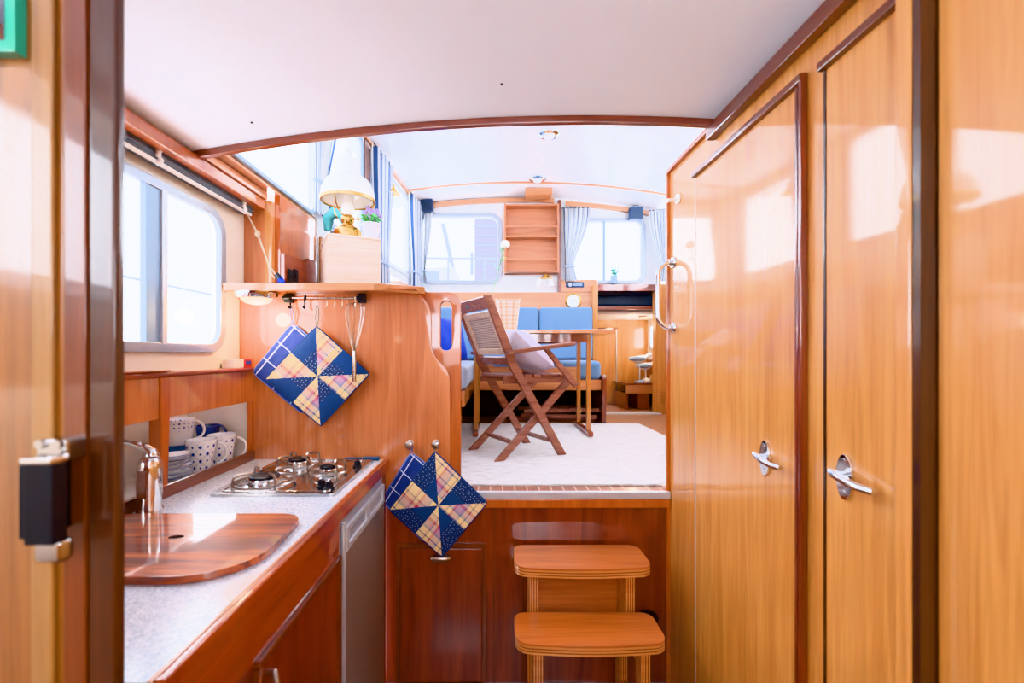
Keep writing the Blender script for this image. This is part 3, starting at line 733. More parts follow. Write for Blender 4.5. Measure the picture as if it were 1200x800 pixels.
m.build('flowers', 'lav', pl)
# teal and grey bundle behind the crate
bp = onbox(-.0, .42)
b2 = Vector((-.796, 2.345, zs))
bn = thing('rolled_bundle', 'teal and grey rolled cloth bundle standing behind the lamp', 'bag', b2)
m = MB(); m.lathe([(0, 0), (.052, 0), (.056, .04), (.056, .34), (.05, .36), (0, .362)], b2, 24); m.build('grey_roll', 'greycl', bn)
m = MB()
m.tube([b2 + Vector((-.05, -.045, .36)), b2 + Vector((-.045, -.05, .42)), b2 + Vector((-.01, -.055, .45)), b2 + Vector((.035, -.045, .43)), b2 + Vector((.06, -.03, .36)), b2 + Vector((.07, -.01, .28))], [.018, .028, .032, .032, .026, .015], 10)
m.build('teal_fold', 'teal', bn)
struct('trim_bundle_stand', MB().box(-.884, -.76, 2.272, 2.42, SF, zs, .003), 'teak', 'end of the saloon side cabinet', 'cabinet')
# sockets
for i, px in enumerate((339, 345.5)):
    p = at(px, 325, 1.0); Y = -.885 / ((px - CX) / FP); z = (CY - 323.5) / FP * Y
    so = thing('power_socket', ['dark power socket on the board beside the crate, next to the cord toggle', 'dark power socket on the board beside the crate, nearer the crate'][i], 'socket', (-.88, Y, z - .02), group='dark sockets above the galley shelf')
    MB().box(-.8848, -.877, Y - .021, Y + .021, z - .03, z + .03, .003).build('plate', 'gun', so)
    MB().cyl((-.8768, Y, z), (-.8745, Y, z), .013, n=16).build('insert', 'black', so)

# dome light under the shelf
dp = Vector((-.925, 1.765, .236))
dl = thing('dome_light', 'chrome rimmed round lamp glowing under the galley shelf', 'lamp', dp - Vector((0, 0, .05)))
m = MB(); m.lathe([(.050, .001), (.079, .001), (.077, -.012), (.068, -.022), (.058, -.020), (.050, -.01)], dp, 36, close=True); m.lathe([(0, .0105), (.05, .0105), (.05, .0), (0, .0)], dp, 24); m.build('rim', 'chrome', dl)
m = MB(); m.lathe([(.058, -.014), (.054, -.026), (.040, -.037), (.018, -.043), (0, -.044)], dp, 32); m.build('lens', 'lampglow', dl)
point('dome_lamp_bulb', dp + Vector((0.02, -.02, -.09)), .03, 2.2, (1, .72, .42))

# ------------------------------------------------------------------ hanging rail, hooks, whisk, potholders
YW = 1.845
rb = thing('utensil_rail', 'steel rail with black brackets and hooks under the galley shelf', 'rail', at(380, 349, 1.83))
m = MB(); m.cyl(at(334, 349, 1.822), at(427, 349, 1.822), .0045, n=12); m.build('bar', 'steel', rb)
for px in (336.5, 423):
    a = at(px, 349, 1.822); m = MB(); m.box(a.x - .017, a.x + .017, 1.828, YW, a.z - .019, a.z + .019, .002)
    m.cyl((a.x - .016, a.y, a.z), (a.x + .016, a.y, a.z), .009, n=14)
    m.cyl((a.x, 1.829, a.z + .014), (a.x, 1.826, a.z + .014), .004, n=8); m.cyl((a.x, 1.829, a.z - .014), (a.x, 1.826, a.z - .014), .004, n=8)
    m.build('bracket', 'gun', rb)
def hook(px, mm, r=.003):
    a = at(px, 349, 1.822); s = .006
    pts = [a + Vector((0, math.cos(t) * .0075, math.sin(t) * .0075)) for t in [R(x) for x in range(-30, 190, 20)]]
    pts += [a + Vector((0, -.008, -.015)), a + Vector((0, -.006, -.03))]
    pts += [a + Vector((0, -.014 + math.cos(t) * .008, -.034 + math.sin(t) * .008)) for t in [R(x) for x in range(0, -200, -25)]]
    m = MB(); m.tube(pts, r, 6); m.build('hook', mm, rb)
for px in (341, 358): hook(px, 'gun', .004)
for px in (372, 384, 393, 402, 417): hook(px, 'chrome', .002)

wh = at(417, 358, 1.805)
wk = thing('whisk', 'steel balloon whisk hanging handle down from the rail', 'whisk', at(415, 447, 1.80))
m = MB()
ctr = at(417, 355, 1.788); nk = at(415, 411, 1.782)
for k in range(6):
    a = math.pi * k / 6; ux = math.cos(a); uy = math.sin(a) * .55
    pts = []
    for i in range(25):
        t = i / 24; s_ = 2 * t - 1
        h = 1 - abs(s_) ** 2.2; wdt = math.sin(min(1, abs(s_)) ** .75 * math.pi) if abs(s_) > .001 else 0
        hz = nk.z + (ctr.z - nk.z) * (1 - abs(s_) ** 1.6)
        ww = .034 * math.sin(math.pi * (abs(s_) ** .62)) ** .8 * (1 if s_ > 0 else -1) + .004 * (1 if s_ > 0 else -1)
        cx = nk.x + (ctr.x - nk.x) * (1 - abs(s_))
        pts.append(Vector((cx + ww * ux, nk.y + ww * uy, hz)))
    m.tube(pts, .0012, 5)
m.build('wires', 'steel', wk)
m = MB(); m.tube([nk, nk.lerp(at(415, 447, 1.782), .3), at(415, 447, 1.782)], [.007, .0085, .0085], 12); m.build('handle', 'steel', wk)

def potholder(name, label, corners, Y, patch, hang, group=None, tilt=0):
    """corners: pixel corners top, right, bottom, left of the hanging square"""
    P = [at(x, y, Y) for x, y in corners]
    cen = sum(P, Vector()) / 4
    t = thing(name, label, 'potholder', P[2], group=group)
    def pos(u, v, off):
        a, c = u, v      # a along top->right, c along top->left
        # rounded corners
        p = P[0] * (1 - a) * (1 - c) + P[1] * a * (1 - c) + P[3] * (1 - a) * c + P[2] * a * c
        q = max(abs(2 * a - 1), abs(2 * c - 1))
        edge = max(0.0, 1 - q ** 6) ** .5
        puff = .006 * edge
        if patch:
            d = min(abs(a - .5), abs(c - .5), abs(a - c) * .7, abs(a + c - 1) * .7); puff *= .75 + .25 * min(1, d / .08)
        else:
            d = min(abs((a * 3) % 1 - .5), abs((c * 3) % 1 - .5)); puff *= .55 + .45 * min(1, (.5 - d) / .2 if False else d / .2)
        if not patch or True:
            rr_ = .10 if not patch else .02
            ca, cc = abs(a - .5) - (.5 - rr_), abs(c - .5) - (.5 - rr_)
            if ca > 0 and cc > 0:
                L = math.hypot(ca, cc)
                if L > rr_:
                    k = rr_ / L; a2 = .5 + math.copysign(.5 - rr_ + ca * k, a - .5); c2 = .5 + math.copysign(.5 - rr_ + cc * k, c - .5)
                    p = P[0] * (1 - a2) * (1 - c2) + P[1] * a2 * (1 - c2) + P[3] * (1 - a2) * c2 + P[2] * a2 * c2
        return p + Vector((0, -off * (puff + .0015) - .004 * off * 0, 0))
    # pinwheel: material by triangle
    def mi(u, v):
        if not patch: return 0
        a, c = u, v
        if a < .5 and c < .5: return 1 if c > a else 0           # top square: left navy, right plaid
        if a >= .5 and c < .5: return 1 if (1 - a) > c else 0      # right square: upper navy, lower plaid
        if a >= .5 and c >= .5: return 0 if c > a else 1           # bottom: left plaid, right navy
        return 0 if (1 - c) > a else 1                             # left: upper plaid, lower navy
    def mi2(u, v):
        k = mi(u, v)
        if k == 1 and patch:
            # each navy triangle is pieced from dotted and plain cotton
            q = max(abs(u - .5), abs(v - .5))
            return 2 if (q > .27) == (patch == 2) else 1
        return k
    N = 36
    m = MB(); m.grid(lambda u, v: (pos(u, v, 1), (u * 2 - 1, v * 2 - 1)), N, N, mi2, tri=True)
    m.grid(lambda u, v: (pos(u, v, -1), (u * 2 - 1, v * 2 - 1)), N, N, mi2, tri=True)
    bmesh.ops.remove_doubles(m.bm, verts=m.bm.verts, dist=1e-6)
    body = m.build('quilted_square', ['plaid', 'plainnavy', 'dots'] if patch else ['quilt'], t)
    # bound edge
    rim = []
    for (u0, v0), (u1, v1) in (((0, 0), (1, 0)), ((1, 0), (1, 1)), ((1, 1), (0, 1)), ((0, 1), (0, 0))):
        for k in range(16): rim.append(pos(u0 + (u1 - u0) * k / 16, v0 + (v1 - v0) * k / 16, 0))
    m = MB(); m.tube(rim, .0032, 6, closed=True); m.build('piped_edge', 'plainnavy' if patch else 'quiltedge', t)
    h = Vector(hang); tp = P[0]
    m = MB(); m.tube([tp + Vector((-.002, 0, -.004)), tp.lerp(h, .5) + Vector((-.007, 0, 0)), h + Vector((-.003, 0, .0)), h + Vector((.0, -.002, .004)), h + Vector((.003, 0, 0)), tp.lerp(h, .5) + Vector((.007, 0, 0)), tp + Vector((.002, 0, -.004))], .0026, 6)
    m.build('hanging_loop', 'navyloop' if not patch else 'cordloop', t)
    return t
M['quiltedge'] = mat('pale_blue_binding', '#6f83c0', .9)
M['navyloop'] = mat('blue_loop_tape', '#6a7fb8', .9)
M['cordloop'] = mat('grey_loop_tape', '#8a8178', .9)
potholder('potholder', 'blue checked quilted potholder hanging from the rail behind a patchwork one', [(343, 378), (402, 428), (356, 486), (295, 436)], 1.830, 0, at(341, 360, 1.814))
potholder('potholder', 'patchwork pinwheel potholder in navy and plaid hanging from the utensil rail', [(371, 382), (433, 438), (376, 499), (311, 444)], 1.812, 1, at(372, 360, 1.806))
for i, px in enumerate((481, 511.5)):
    c = at(px, 519, 1.845)
    k = thing('coat_hook', ['metal knob hook holding the blue checked potholder by the counter', 'metal knob hook holding the lower patchwork potholder'][i], 'hook', c)
    m = MB(); m.lathe([(0, 0), (.014, 0), (.014, .004), (.006, .008), (.006, .028), (.013, .034), (.015, .042), (.010, .050), (0, .052)], (0, 0, 0), 20, X=T(c.x, 1.8448, c.z) @ Rx(R(90))); m.build('knob', 'nickel', k)
potholder('potholder', 'blue checked quilted potholder hanging low beside the fridge', [(482, 529), (540, 578), (498, 636), (447, 586)], 1.832, 0, at(481, 517, 1.822))
potholder('potholder', 'patchwork pinwheel potholder hanging low over the bulkhead cupboard', [(510, 529), (571, 589), (518, 652), (456, 597)], 1.812, 2, at(511.5, 517, 1.812))

# ------------------------------------------------------------------ lower bulkhead cupboard and stool
cb = thing('bulkhead_cupboard', 'mahogany cupboard door set in the lower bulkhead with oval pull', 'cupboard', (-.215, 1.85, F))
def bz(py): return (CY - py) / FP * 1.857
def bx(px): return (px - CX) / FP * 1.857
x0, x1, zt_, zb_ = bx(464.5), bx(570.5), bz(636), bz(802)
m = MB(); m.prism(rect(x0, x1, zb_, zt_), 'XZ', 1.846, 1.857, [rect(x0 + .016, x1 - .016, zb_ + .012, zt_ - .016)], b=.003); m.build('frame_moulding', 'brown', cb)
MB().box(x0 + .021, x1 - .021, 1.849, 1.857, zb_ + .016, zt_ - .021, .003).build('door_panel', 'red', cb)
a = at(516.5, 655, 1.835)
m = MB(); m.ball((a.x, 1.840, a.z), .043, (1, .4, .38), n=20); m.build('pull', 'nickel', cb)
struct('trim_bulkhead_seam', MB().box(bx(578), bx(580), 1.853, 1.857, F, -.625, .0005), 'brown', 'upright seam on the lower bulkhead', 'trim')
struct('baseboard_front', MB().box(-.45, .71, 1.846, 1.857, F, F + .04, .002), 'aluw', 'pale kick strip at the foot of the bulkhead', 'baseboard')

st = thing('step_stool', 'two-tread bentwood step stool with laminated edges under the saloon opening', 'step stool', (.32, 1.63, F))
def tread(y0, y1, zt, xa, xb, bow):
    t = []; r = .05
    for k in range(7):
        an = R(180 + 90 * k / 6); t.append((xa + r + r * math.cos(an), y0 + bow + r + r * math.sin(an)))
    n = 10
    for k in range(1, n):
        s = k / n; x = xa + r + (xb - xa - 2 * r) * s; t.append((x, y0 + bow * (1 - math.sin(math.pi * s))))
    for k in range(7):
        an = R(270 + 90 * k / 6); t.append((xb - r + r * math.cos(an), y0 + bow + r + r * math.sin(an)))
    for k in range(7):
        an = R(90 * k / 6); t.append((xb - r * .8 + r * .8 * math.cos(an), y1 - r * .8 + r * .8 * math.sin(an)))
    for k in range(7):
        an = R(90 + 90 * k / 6); t.append((xa + r * .8 + r * .8 * math.cos(an), y1 - r * .8 + r * .8 * math.sin(an)))
    m = MB(); z = zt - .034
    for k, (h, mi) in enumerate(((.006, 1), (.004, 2), (.006, 1), (.004, 2), (.006, 1), (.008, 0))):
        cx, cy = (xa + xb) / 2, (y0 + y1) / 2; sh_ = .995 if mi == 2 else 1
        m.prism([(cx + (x - cx) * sh_, cy + (y - cy) * sh_) for x, y in t], 'XY', z, z + h, b=.002 if mi == 0 else 0, mi=mi); z += h
    return m
tread(1.625, 1.835, -.768, .073, .573, .012).build('tread', ['step', 'ply_l', 'ply_d'], st)
tread(1.452, 1.645, -.932, .068, .562, .012).build('tread', ['step', 'ply_l', 'ply_d'], st)
for xx in (.128, .482):
    m = MB(); out = [(1.50, F), (1.82, F), (1.82, -.8025), (1.668, -.8025), (1.668, -.9665), (1.50, -.9665)]
    hole = [(1.56, F + .12), (1.76, F + .12), (1.76, -1.05), (1.56, -1.05)]
    for k, mi in enumerate((0, 1, 0, 1, 0, 1, 0)):
        m.prism(out, 'YZ', xx + k * .0043, xx + (k + 1) * .0043, [hole], mi=mi)
    m.build('side_frame', ['ply_l', 'ply_d'], st)
MB().box(.158, .482, 1.79, 1.81, -1.02, -.86, .002).build('back_rail', 'step', st)
c = at(759, 722, 1.83)
tag(MB().ball((c.x, 1.845, c.z - .02), .05, (1, .35, .75), n=20).build('rubber_buffer', 'black'), 'black rubber buffer on the bulkhead behind the lower tread', 'buffer')

# ------------------------------------------------------------------ galley side shelf (crockery) and counter
gs = thing('crockery_shelf', 'wooden side shelf with white recess holding crockery below the galley window', 'shelf', (-1.05, 1.3, -.445))
XS = -.986
m = MB(); m.box(-1.26, XS, .59, 1.855, -.445, -.4275, 0); m.build('bottom_board', 'laminate', gs)
MB().box(-1.259, -1.25, .59, 1.855, -.4274, -.075, 0).build('back_panel', 'laminate', gs)
MB().box(-1.249, XS - .002, 1.842, 1.8448, -.4274, -.19, 0).build('end_panel', 'laminate', gs)
MB().box(XS - .012, XS + .004, .59, 1.8445, -.190, -.068, .002).build('fascia', 'teak', gs)
MB().box(-1.25, XS + .014, .59, 1.8445, -.0675, -.052, .005).build('ledge', 'red_y', gs)
MB().box(XS - .001, XS + .014, .59, 1.8445, -.4278, -.388, .004).build('fiddle_rail', 'brown_y', gs)
m = MB(); yd = 1.345
m.prism([(yd - .016, -.427), (yd + .012, -.427), (yd + .022, -.19), (yd + .022, -.068), (yd - .016, -.068)], 'YZ', -1.012, XS + .010, b=.003); m.build('divider', 'teak_d', gs)
MB().box(XS - .01, XS + .008, 1.828, 1.8448, -.427, -.19, .002).build('corner_bead', 'teak_d', gs)
# joint spot in the ledge: raised scarf block
MB().box(XS - .03, XS + .02, .59, 1.36, -.0515, -.046, .003).build('raised_ledge', 'red_y', gs)
pb = at(281, 431, 1.80)
bx_ = thing('small_carton', 'small white carton with red and blue end on the galley ledge', 'box', (-1.0, 1.79, -.0515))
MB().box(-1.034, -.988, 1.72, 1.79, -.0515, -.019, .001).build('carton_body', 'paper', bx_)
MB().box(-1.034, -.986, 1.7905, 1.842, -.0515, -.020, .001).build('printed_end', 'redp', bx_)
MB().box(-.9859, -.9853, 1.80, 1.838, -.04, -.026, 0).build('blue_band', 'bluep', bx_)

ct_ = thing('worktop', 'pale blue speckled galley worktop with wooden front edge', 'worktop', (-.72, 1.2, -.47))
m = MB(); m.prism([(XS + .0145, 0.59), (-.4525, 0.59), (-.4525, 1.8440), (XS + .0145, 1.8440)], 'XY', -.455, -.425); m.build('laminate_top', 'counter', ct_)
MB().box(-.4522, -.4462, 0.59, 1.844, -.455, -.4246, .001).build('pale_inlay', 'honey_y', ct_)
MB().box(-.4460, -.428, 0.59, 1.844, -.468, -.4225, .005).build('front_edge', 'red_y', ct_)
gc = thing('galley_cabinet', 'red mahogany base cabinet under the worktop with framed door', 'cabinet', (-.7, 1.0, F))
MB().box(-.46, -.436, .59, 1.275, -.56, -.4685, .001).build('fascia', 'red_y', gc)
MB().box(-.46, -.440, .59, .835, F + .08, -.5605, .001).build('drawer_front', 'red', gc)
dr = MB().box(-.45, -.432, .842, 1.245, F + .1, -.575, .002).build('door', 'red', gc)
m = MB(); m.box(-.448, -.426, .828, 1.262, -.574, -.561, .004); m.box(-.448, -.426, 1.247, 1.262, F + .1, -.575, .003); m.box(-.448, -.428, .828, .841, F + .1, -.575, .003)
m.build('door_moulding', 'brown_y', gc)
m = MB(); m.box(-.447, -.430, 1.2635, 1.277, F, -.5605, .001); m.build('stile', 'brown', gc)
m = MB(); hy = .84; m.tube([(-.432, hy + .02, -.60), (-.415, hy + .015, -.598), (-.405, hy + .0, -.61), (-.405, hy, -.66), (-.415, hy, -.70), (-.432, hy, -.705)], [.006, .007, .008, .008, .007, .006], 10); m.build('pull', 'nickel', dr)
m = MB(); hy = .79; m.tube([(-.44, hy, -.578), (-.418, hy, -.578), (-.412, hy - .01, -.588), (-.412, hy - .05, -.60)], [.005, .006, .007, .006], 10); m.build('pull', 'nickel', gc)
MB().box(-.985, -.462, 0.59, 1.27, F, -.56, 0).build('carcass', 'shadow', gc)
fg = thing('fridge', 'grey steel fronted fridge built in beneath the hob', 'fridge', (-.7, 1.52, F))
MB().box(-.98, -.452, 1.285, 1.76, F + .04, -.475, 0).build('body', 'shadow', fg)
MB().box(-.4515, -.437, 1.281, 1.765, F + .05, -.470, .002).build('door_surround', 'alu', fg)
fd = MB().box(-.4368, -.428, 1.310, 1.757, F + .06, -.572, .002).build('door', 'fridge', fg)
m = MB(); m.prism(rect(1.310, 1.757, -.570, -.50), 'YZ', -.4368, -.426, [rect(1.335, 1.515, -.552, -.515), rect(1.56, 1.735, -.552, -.515)], b=.002); m.build('handle_band', 'aluw', fg)
m = MB(); m.box(-.4366, -.433, 1.33, 1.52, -.555, -.512, 0); m.box(-.4366, -.433, 1.555, 1.74, -.555, -.512, 0); m.build('grip_recess', 'alu', fg)
MB().box(-.4366, -.4275, 1.292, 1.3065, F + .06, -.48, .002).build('hinge_strip', 'aluw', fg)
MB().box(-.46, -.437, 1.766, 1.820, F, -.4685, .001).build('filler_panel', 'red', gc)

# sink lid
sl = thing('sink_lid', 'varnished wooden sink cover board lying on the worktop', 'sink cover', (-.7, 1.0, -.425))
def lid_poly(s=0):
    x0, x1, y0, y1 = -.955, -.473 - s, .838 + s, 1.172 - s
    pts = [(x0, y1)]
    r1, r2 = .06, .13
    for k in range(8): an = R(90 - 90 * k / 7); pts.append((x1 - .012 - r1 + r1 * math.cos(an), y1 - r1 + r1 * math.sin(an)))
    for k in range(10): an = R(0 - 90 * k / 9); pts.append((x1 - r2 + r2 * math.cos(an), y0 + r2 + r2 * math.sin(an)))
    pts.append((x0, y0)); return pts
hole = [(-.715 + .017 * math.cos(k * math.pi / 12), 1.02 + .010 * math.sin(k * math.pi / 12)) for k in range(24)]
m = MB(); m.prism(lid_poly(), 'XY', -.4245, -.409, [hole], b=.004); m.build('board', 'lid', sl)
m = MB(); m.prism([(x + (x + .715) * -.02, 1.02 + (y - 1.02) * .98) for x, y in hole], 'XY', -.424, -.4125); m.build('finger_hole_shade', 'shadow', sl)  # dark plug gives the hole its shade by colour

# tap
fb = Vector((-.938, 1.240, -.425))
tp = thing('kitchen_tap', 'chrome mixer tap with pull-out spray behind the sink cover', 'tap', fb)
m = MB(); m.lathe([(0, 0), (.030, 0), (.030, .006), (.024, .014), (.021, .06), (.022, .12), (.020, .15), (.012, .165), (0, .168)], fb, 28); m.build('column', 'chrome', tp)
m = MB(); s0 = Vector((-.912, 1.200, -.425))
m.lathe([(0, 0), (.030, 0), (.030, .01), (.027, .018), (.027, .05), (.029, .055), (.0295, .12), (.027, .142), (.020, .153), (0, .156)], s0, 28); m.build('spray_head', 'chrome', tp)
m = MB(); m.box(s0.x - .012, s0.x + .016, s0.y - .0315, s0.y - .022, s0.z + .052, s0.z + .125, .004); m.build('spray_reflection', 'brown', tp)  # brown patch painted as a dark reflection on the chrome
m = MB(); m.tube([fb + Vector((0, 0, .155)), fb + Vector((-.02, 0, .172)), fb + Vector((-.055, -.005, .185)), fb + Vector((-.10, -.012, .190)), fb + Vector((-.14, -.02, .188))], [.016, .012, .008, .006, .006], 12); m.build('lever', 'chrome', tp)

# hob
hb = thing('gas_hob', 'stainless three-burner gas hob set in the worktop', 'hob', (-.67, 1.58, -.425))
HX0, HX1, HY0, HY1 = -.855, -.482, 1.357, 1.80
m = MB(); m.prism(rr(HX0, HX1, HY0, HY1, .012), 'XY', -.4247, -.4155, b=.003)
m.build('hob_plate', 'steel', hb)
m = MB(); m.prism(rr(HX0 + .02, HX1 - .02, HY0 + .018, HY1 - .018, .02), 'XY', -.4154, -.4125, [rr(HX0 + .026, HX1 - .026, HY0 + .024, HY1 - .024, .018)], b=.001); m.build('raised_border', 'chrome', hb)
def burner(x, y, r):
    z = -.4155
    m = MB(); m.lathe([(r * 1.35, 0), (r * 1.3, .004), (r * 1.05, .006), (r, .008), (r, .020), (r * .93, .024), (0, .024)], (x, y, z), 32); b = m.build('burner', 'chrome', hb)
    m = MB(); m.lathe([(r * .86, .0242), (r * .86, .030), (r * .75, .033), (0, .033)], (x, y, z), 28); m.build('cap', 'gun', b)
    m = MB(); R_ = r * 1.75
    ring = [(x + R_ * math.cos(k * math.pi / 16), y + R_ * math.sin(k * math.pi / 16), z + .012) for k in range(32)]
    m.tube(ring, .0042, 6, closed=True)
    for k in range(4):
        an = R(45 + 90 * k); ca, sa = math.cos(an), math.sin(an)
        m.tube([(x + R_ * ca, y + R_ * sa, z + .0), (x + R_ * ca, y + R_ * sa, z + .03), (x + R_ * .95 * ca, y + R_ * .95 * sa, z + .040), (x + R_ * .85 * ca, y + R_ * .85 * sa, z + .043), (x + r * .75 * ca, y + r * .75 * sa, z + .043), (x + r * .66 * ca, y + r * .66 * sa, z + .038)], .0045, 6)
    m.build('pan_support', 'nickel', hb)
burner(-.735, 1.452, .052); burner(-.725, 1.685, .043); burner(-.575, 1.575, .034)
for x, y in ((-.512, 1.405), (-.545, 1.43), (-.508, 1.68)):
    m = MB(); m.lathe([(0, 0), (.017, 0), (.016, .004), (.0125, .006), (.0115, .018), (.009, .021), (0, .022)], (x, y, -.4155), 20); m.box(x - .0025, x + .0025, y - .0125, y + .0125, -.397, -.390, .002); m.build('knob', 'gun', hb)
gl = thing('gas_lighter', 'dark blue stick gas lighter lying behind the hob', 'lighter', (-.53, 1.822, -.425))
m = MB(); m.cyl((-.60, 1.822, -.4175), (-.53, 1.822, -.4175), .0055, n=10); m.build('tube', 'lighter', gl)
m = MB(); m.box(-.53, -.462, 1.814, 1.830, -.4248, -.4095, .005, 3); m.build('grip', 'lighter', gl)

# ------------------------------------------------------------------ crockery
ZC = -.427
def mug(name, label, c, r0, r1, h, m1, hang, group=None, hsize=1.0, hm=None):
    t = thing(name, label, 'mug', c, group=group)
    prof = [(0, 0), (r0 * .8, 0), (r0 * .82, .004), (r0, .012), (r0 + (r1 - r0) * .35, h * .4), (r1, h), (r1 - .0035, h), (r0 + (r1 - r0) * .35 - .0035, h * .4), (r0 - .006, .014), (0, .010)]
    m = MB(); m.lathe(prof, c, 32); m.build('body', m1, t)
    pts = []
    for k in range(11):
        an = R(-80 + 160 * k / 10); rad = r1 - .004 + hsize * .034 * math.cos(an); pts.append(Vector(c) + Vector((math.cos(hang) * rad, math.sin(hang) * rad, h * .52 + hsize * .035 * math.sin(an))))
    m = MB(); m.tube(pts, .0048, 8); m.build('handle', hm or m1, t); return t
big = mug('mug', 'tall white mug with blue flower lattice at the front of the crockery shelf', (-1.056, 1.634, ZC), .034, .050, .122, 'flowerchina', R(52), None, 1.15, 'cup')
dup(big, (-1.046, 1.739, ZC), R(-8), 'tall white mug with blue flowers behind the frontmost lattice mug')
mug('mug', 'cobalt blue mug on top of the blue stack at the back of the shelf', (-1.132, 1.793, ZC + .078), .034, .043, .07, 'bluecup', R(0))
mug('mug', 'cobalt blue mug at the bottom of the stack near the partition', (-1.132, 1.793, ZC), .036, .046, .0775, 'bluecup', R(-5))
# striped bowls and cup stacked on them
bc = Vector((-1.180, 1.690, ZC))
for i in range(3):
    t = thing('bowl', ['white bowl with blue bands at the bottom of the bowl stack', 'white bowl with blue bands in the middle of the bowl stack', 'white bowl with blue bands directly under the flowered cup'][i], 'bowl', bc + Vector((0, 0, .022 * i)), group='banded bowls under the flowered cup')
    c = bc + Vector((0, 0, .022 * i))
    m = MB(); m.lathe([(0, 0), (.030, 0), (.032, .004), (.050, .024), (.058, .055), (.0545, .055), (.047, .027), (.028, .008), (0, .007)], c, 32); m.build('bowl_body', 'cup', t)
    m = MB(); m.lathe([(.0515, .026), (.0588, .053), (.0592, .053), (.0520, .026)], c, 32, close=True); m.build('blue_band', 'bluestripe', t)
mug('cup', 'wide white cup with blue flower border on top of the banded bowls', tuple(bc + Vector((0, 0, .100))), .045, .056, .078, 'flowerchina2', R(20), None, .95, 'cup') if False else None
M['flowerchina2'] = china('blue_sprig_china', 11, 34, .046, .080, .0)
mug('mug', 'wide white cup with blue flower sprigs on top of the banded bowls', tuple(bc + Vector((0, 0, .1))), .046, .058, .085, 'flowerchina2', R(20), None, .95, 'cup')
ords = ['topmost', 'second', 'third', 'fourth', 'fifth', 'sixth', 'lowest']
pc0 = Vector((-1.068, 1.505, ZC))
zz = 0
lst = []
for i in range(7):
    r = .058 if i < 3 else .052
    lst.append((i, r, pc0 + Vector((.004 if i % 2 else 0, -.004 if i % 3 else .003, .0125 * i + (.006 if i >= 3 else 0)))))
protos = {}
for i, r, p in lst:
    lab = 'thin white plate with blue rim, %s from the top of the small stack' % ords[6 - i] if 0 < i < 6 else ('thin white plate with blue rim, %s of the small stack beside the divider' % ('topmost' if i == 6 else 'lowest'))
    if r not in protos:
        t = thing('plate', lab, 'plate', p, group='small plates beside the shelf divider')
        m = MB(); m.lathe([(0, 0), (r * .55, 0), (r * .6, .003), (r, .013), (r - .001, .0155), (r * .6, .006), (0, .0045)], p, 32); m.build('dish', 'cup', t)
        m = MB(); m.lathe([(r - .0006, .0140), (r + .0003, .0140), (r + .0003, .0157), (r - .0006, .0157)], p, 32, close=True); m.build('rim_line', 'bluep', t)
        protos[r] = t
    else: dup(protos[r], p, 0, lab)

# ------------------------------------------------------------------ grab handle, hook
gr = thing('grab_handle', 'curved chrome grab rail at the end of the door wall', 'handle', (.70, 1.83, .1))
pts = [Vector((.712, 1.815, .366))]
for k in range(9):
    an = R(90 + 90 * k / 8); pts.append(Vector((.700 + .05 * math.cos(an) - .0, 1.815 + .0, .316 + .05 * math.sin(an))))
for k in range(9):
    an = R(180 + 90 * k / 8); pts.append(Vector((.700 + .05 * math.cos(an), 1.815, .156 + .05 * math.sin(an))))
pts.append(Vector((.712, 1.815, .106)))
m = MB(); m.tube(pts, .0095, 12); m.build('rail', 'chrome', gr)
for z in (.366, .106):
    m = MB(); m.cyl((.7137, 1.815, z), (.706, 1.815, z), .024, .021, b=.002); m.cyl((.706, 1.815, z), (.694, 1.815, z), .014, .012); m.build('mount', 'chrome', gr)
hk = thing('coat_peg', 'white coat peg high on the end of the door wall', 'hook', (.69, 1.765, .59))
m = MB(); m.cyl((.7137, 1.765, .603), (.704, 1.765, .603), .022, .020, b=.003); m.build('base', 'white', hk)
m = MB(); m.tube([(.705, 1.765, .603), (.69, 1.765, .598), (.668, 1.765, .596)], [.008, .007, .008], 10); m.build('peg', 'white', hk)

# ------------------------------------------------------------------ saloon: rug, table, chair
RZ = SF + .01
tag(MB().box(-.39, 1.15, 1.932, 3.63, SF + .0005, RZ, .003).build('rug', 'rug'), 'cream woven rug on the saloon floor', 'rug')
tb = thing('saloon_table', 'narrow wooden drop-leaf table standing behind the folding chair', 'table', (.25, 3.3, RZ))
ZT = .163
tpoly = [(-.16, 3.0)] + [(.70, 3.0)] + [(.73 + .09 * math.sin(R(a)), 3.10 - .10 * math.cos(R(a))) for a in range(10, 91, 16)] + [(.82, 3.5)] + [(.73 + .09 * math.cos(R(a)), 3.5 + .10 * math.sin(R(a))) for a in range(10, 91, 16)] + [(-.16, 3.6)]
MB().prism(tpoly, 'XY', ZT - .024, ZT, b=.006).build('tabletop', 'honey_x', tb)
for yy in (3.055, 3.525): MB().box(-.10, .622, yy, yy + .02, ZT - .082, ZT - .0245, .002).build('apron', 'brown_x', tb)
for xx in (-.13, .637):
    for yy in (3.10, 3.47): MB().box(xx - .014, xx + .014, yy - .016, yy + .016, RZ + .036, ZT - .0245, .004).build('leg', 'gold', tb)
    m = MB(); m.box(xx - .018, xx + .018, 3.02, 3.56, RZ, RZ + .0355, .008); m.build('foot', 'red_y', tb)
m = MB(); m.prism([(-.115, -.26), (.622, -.26), (.622, -.095), (.0, -.095), (-.03, -.08), (-.115, -.08)], 'XZ', 3.46, 3.48, b=.003); m.build('stretcher_board', 'honey_x', tb)
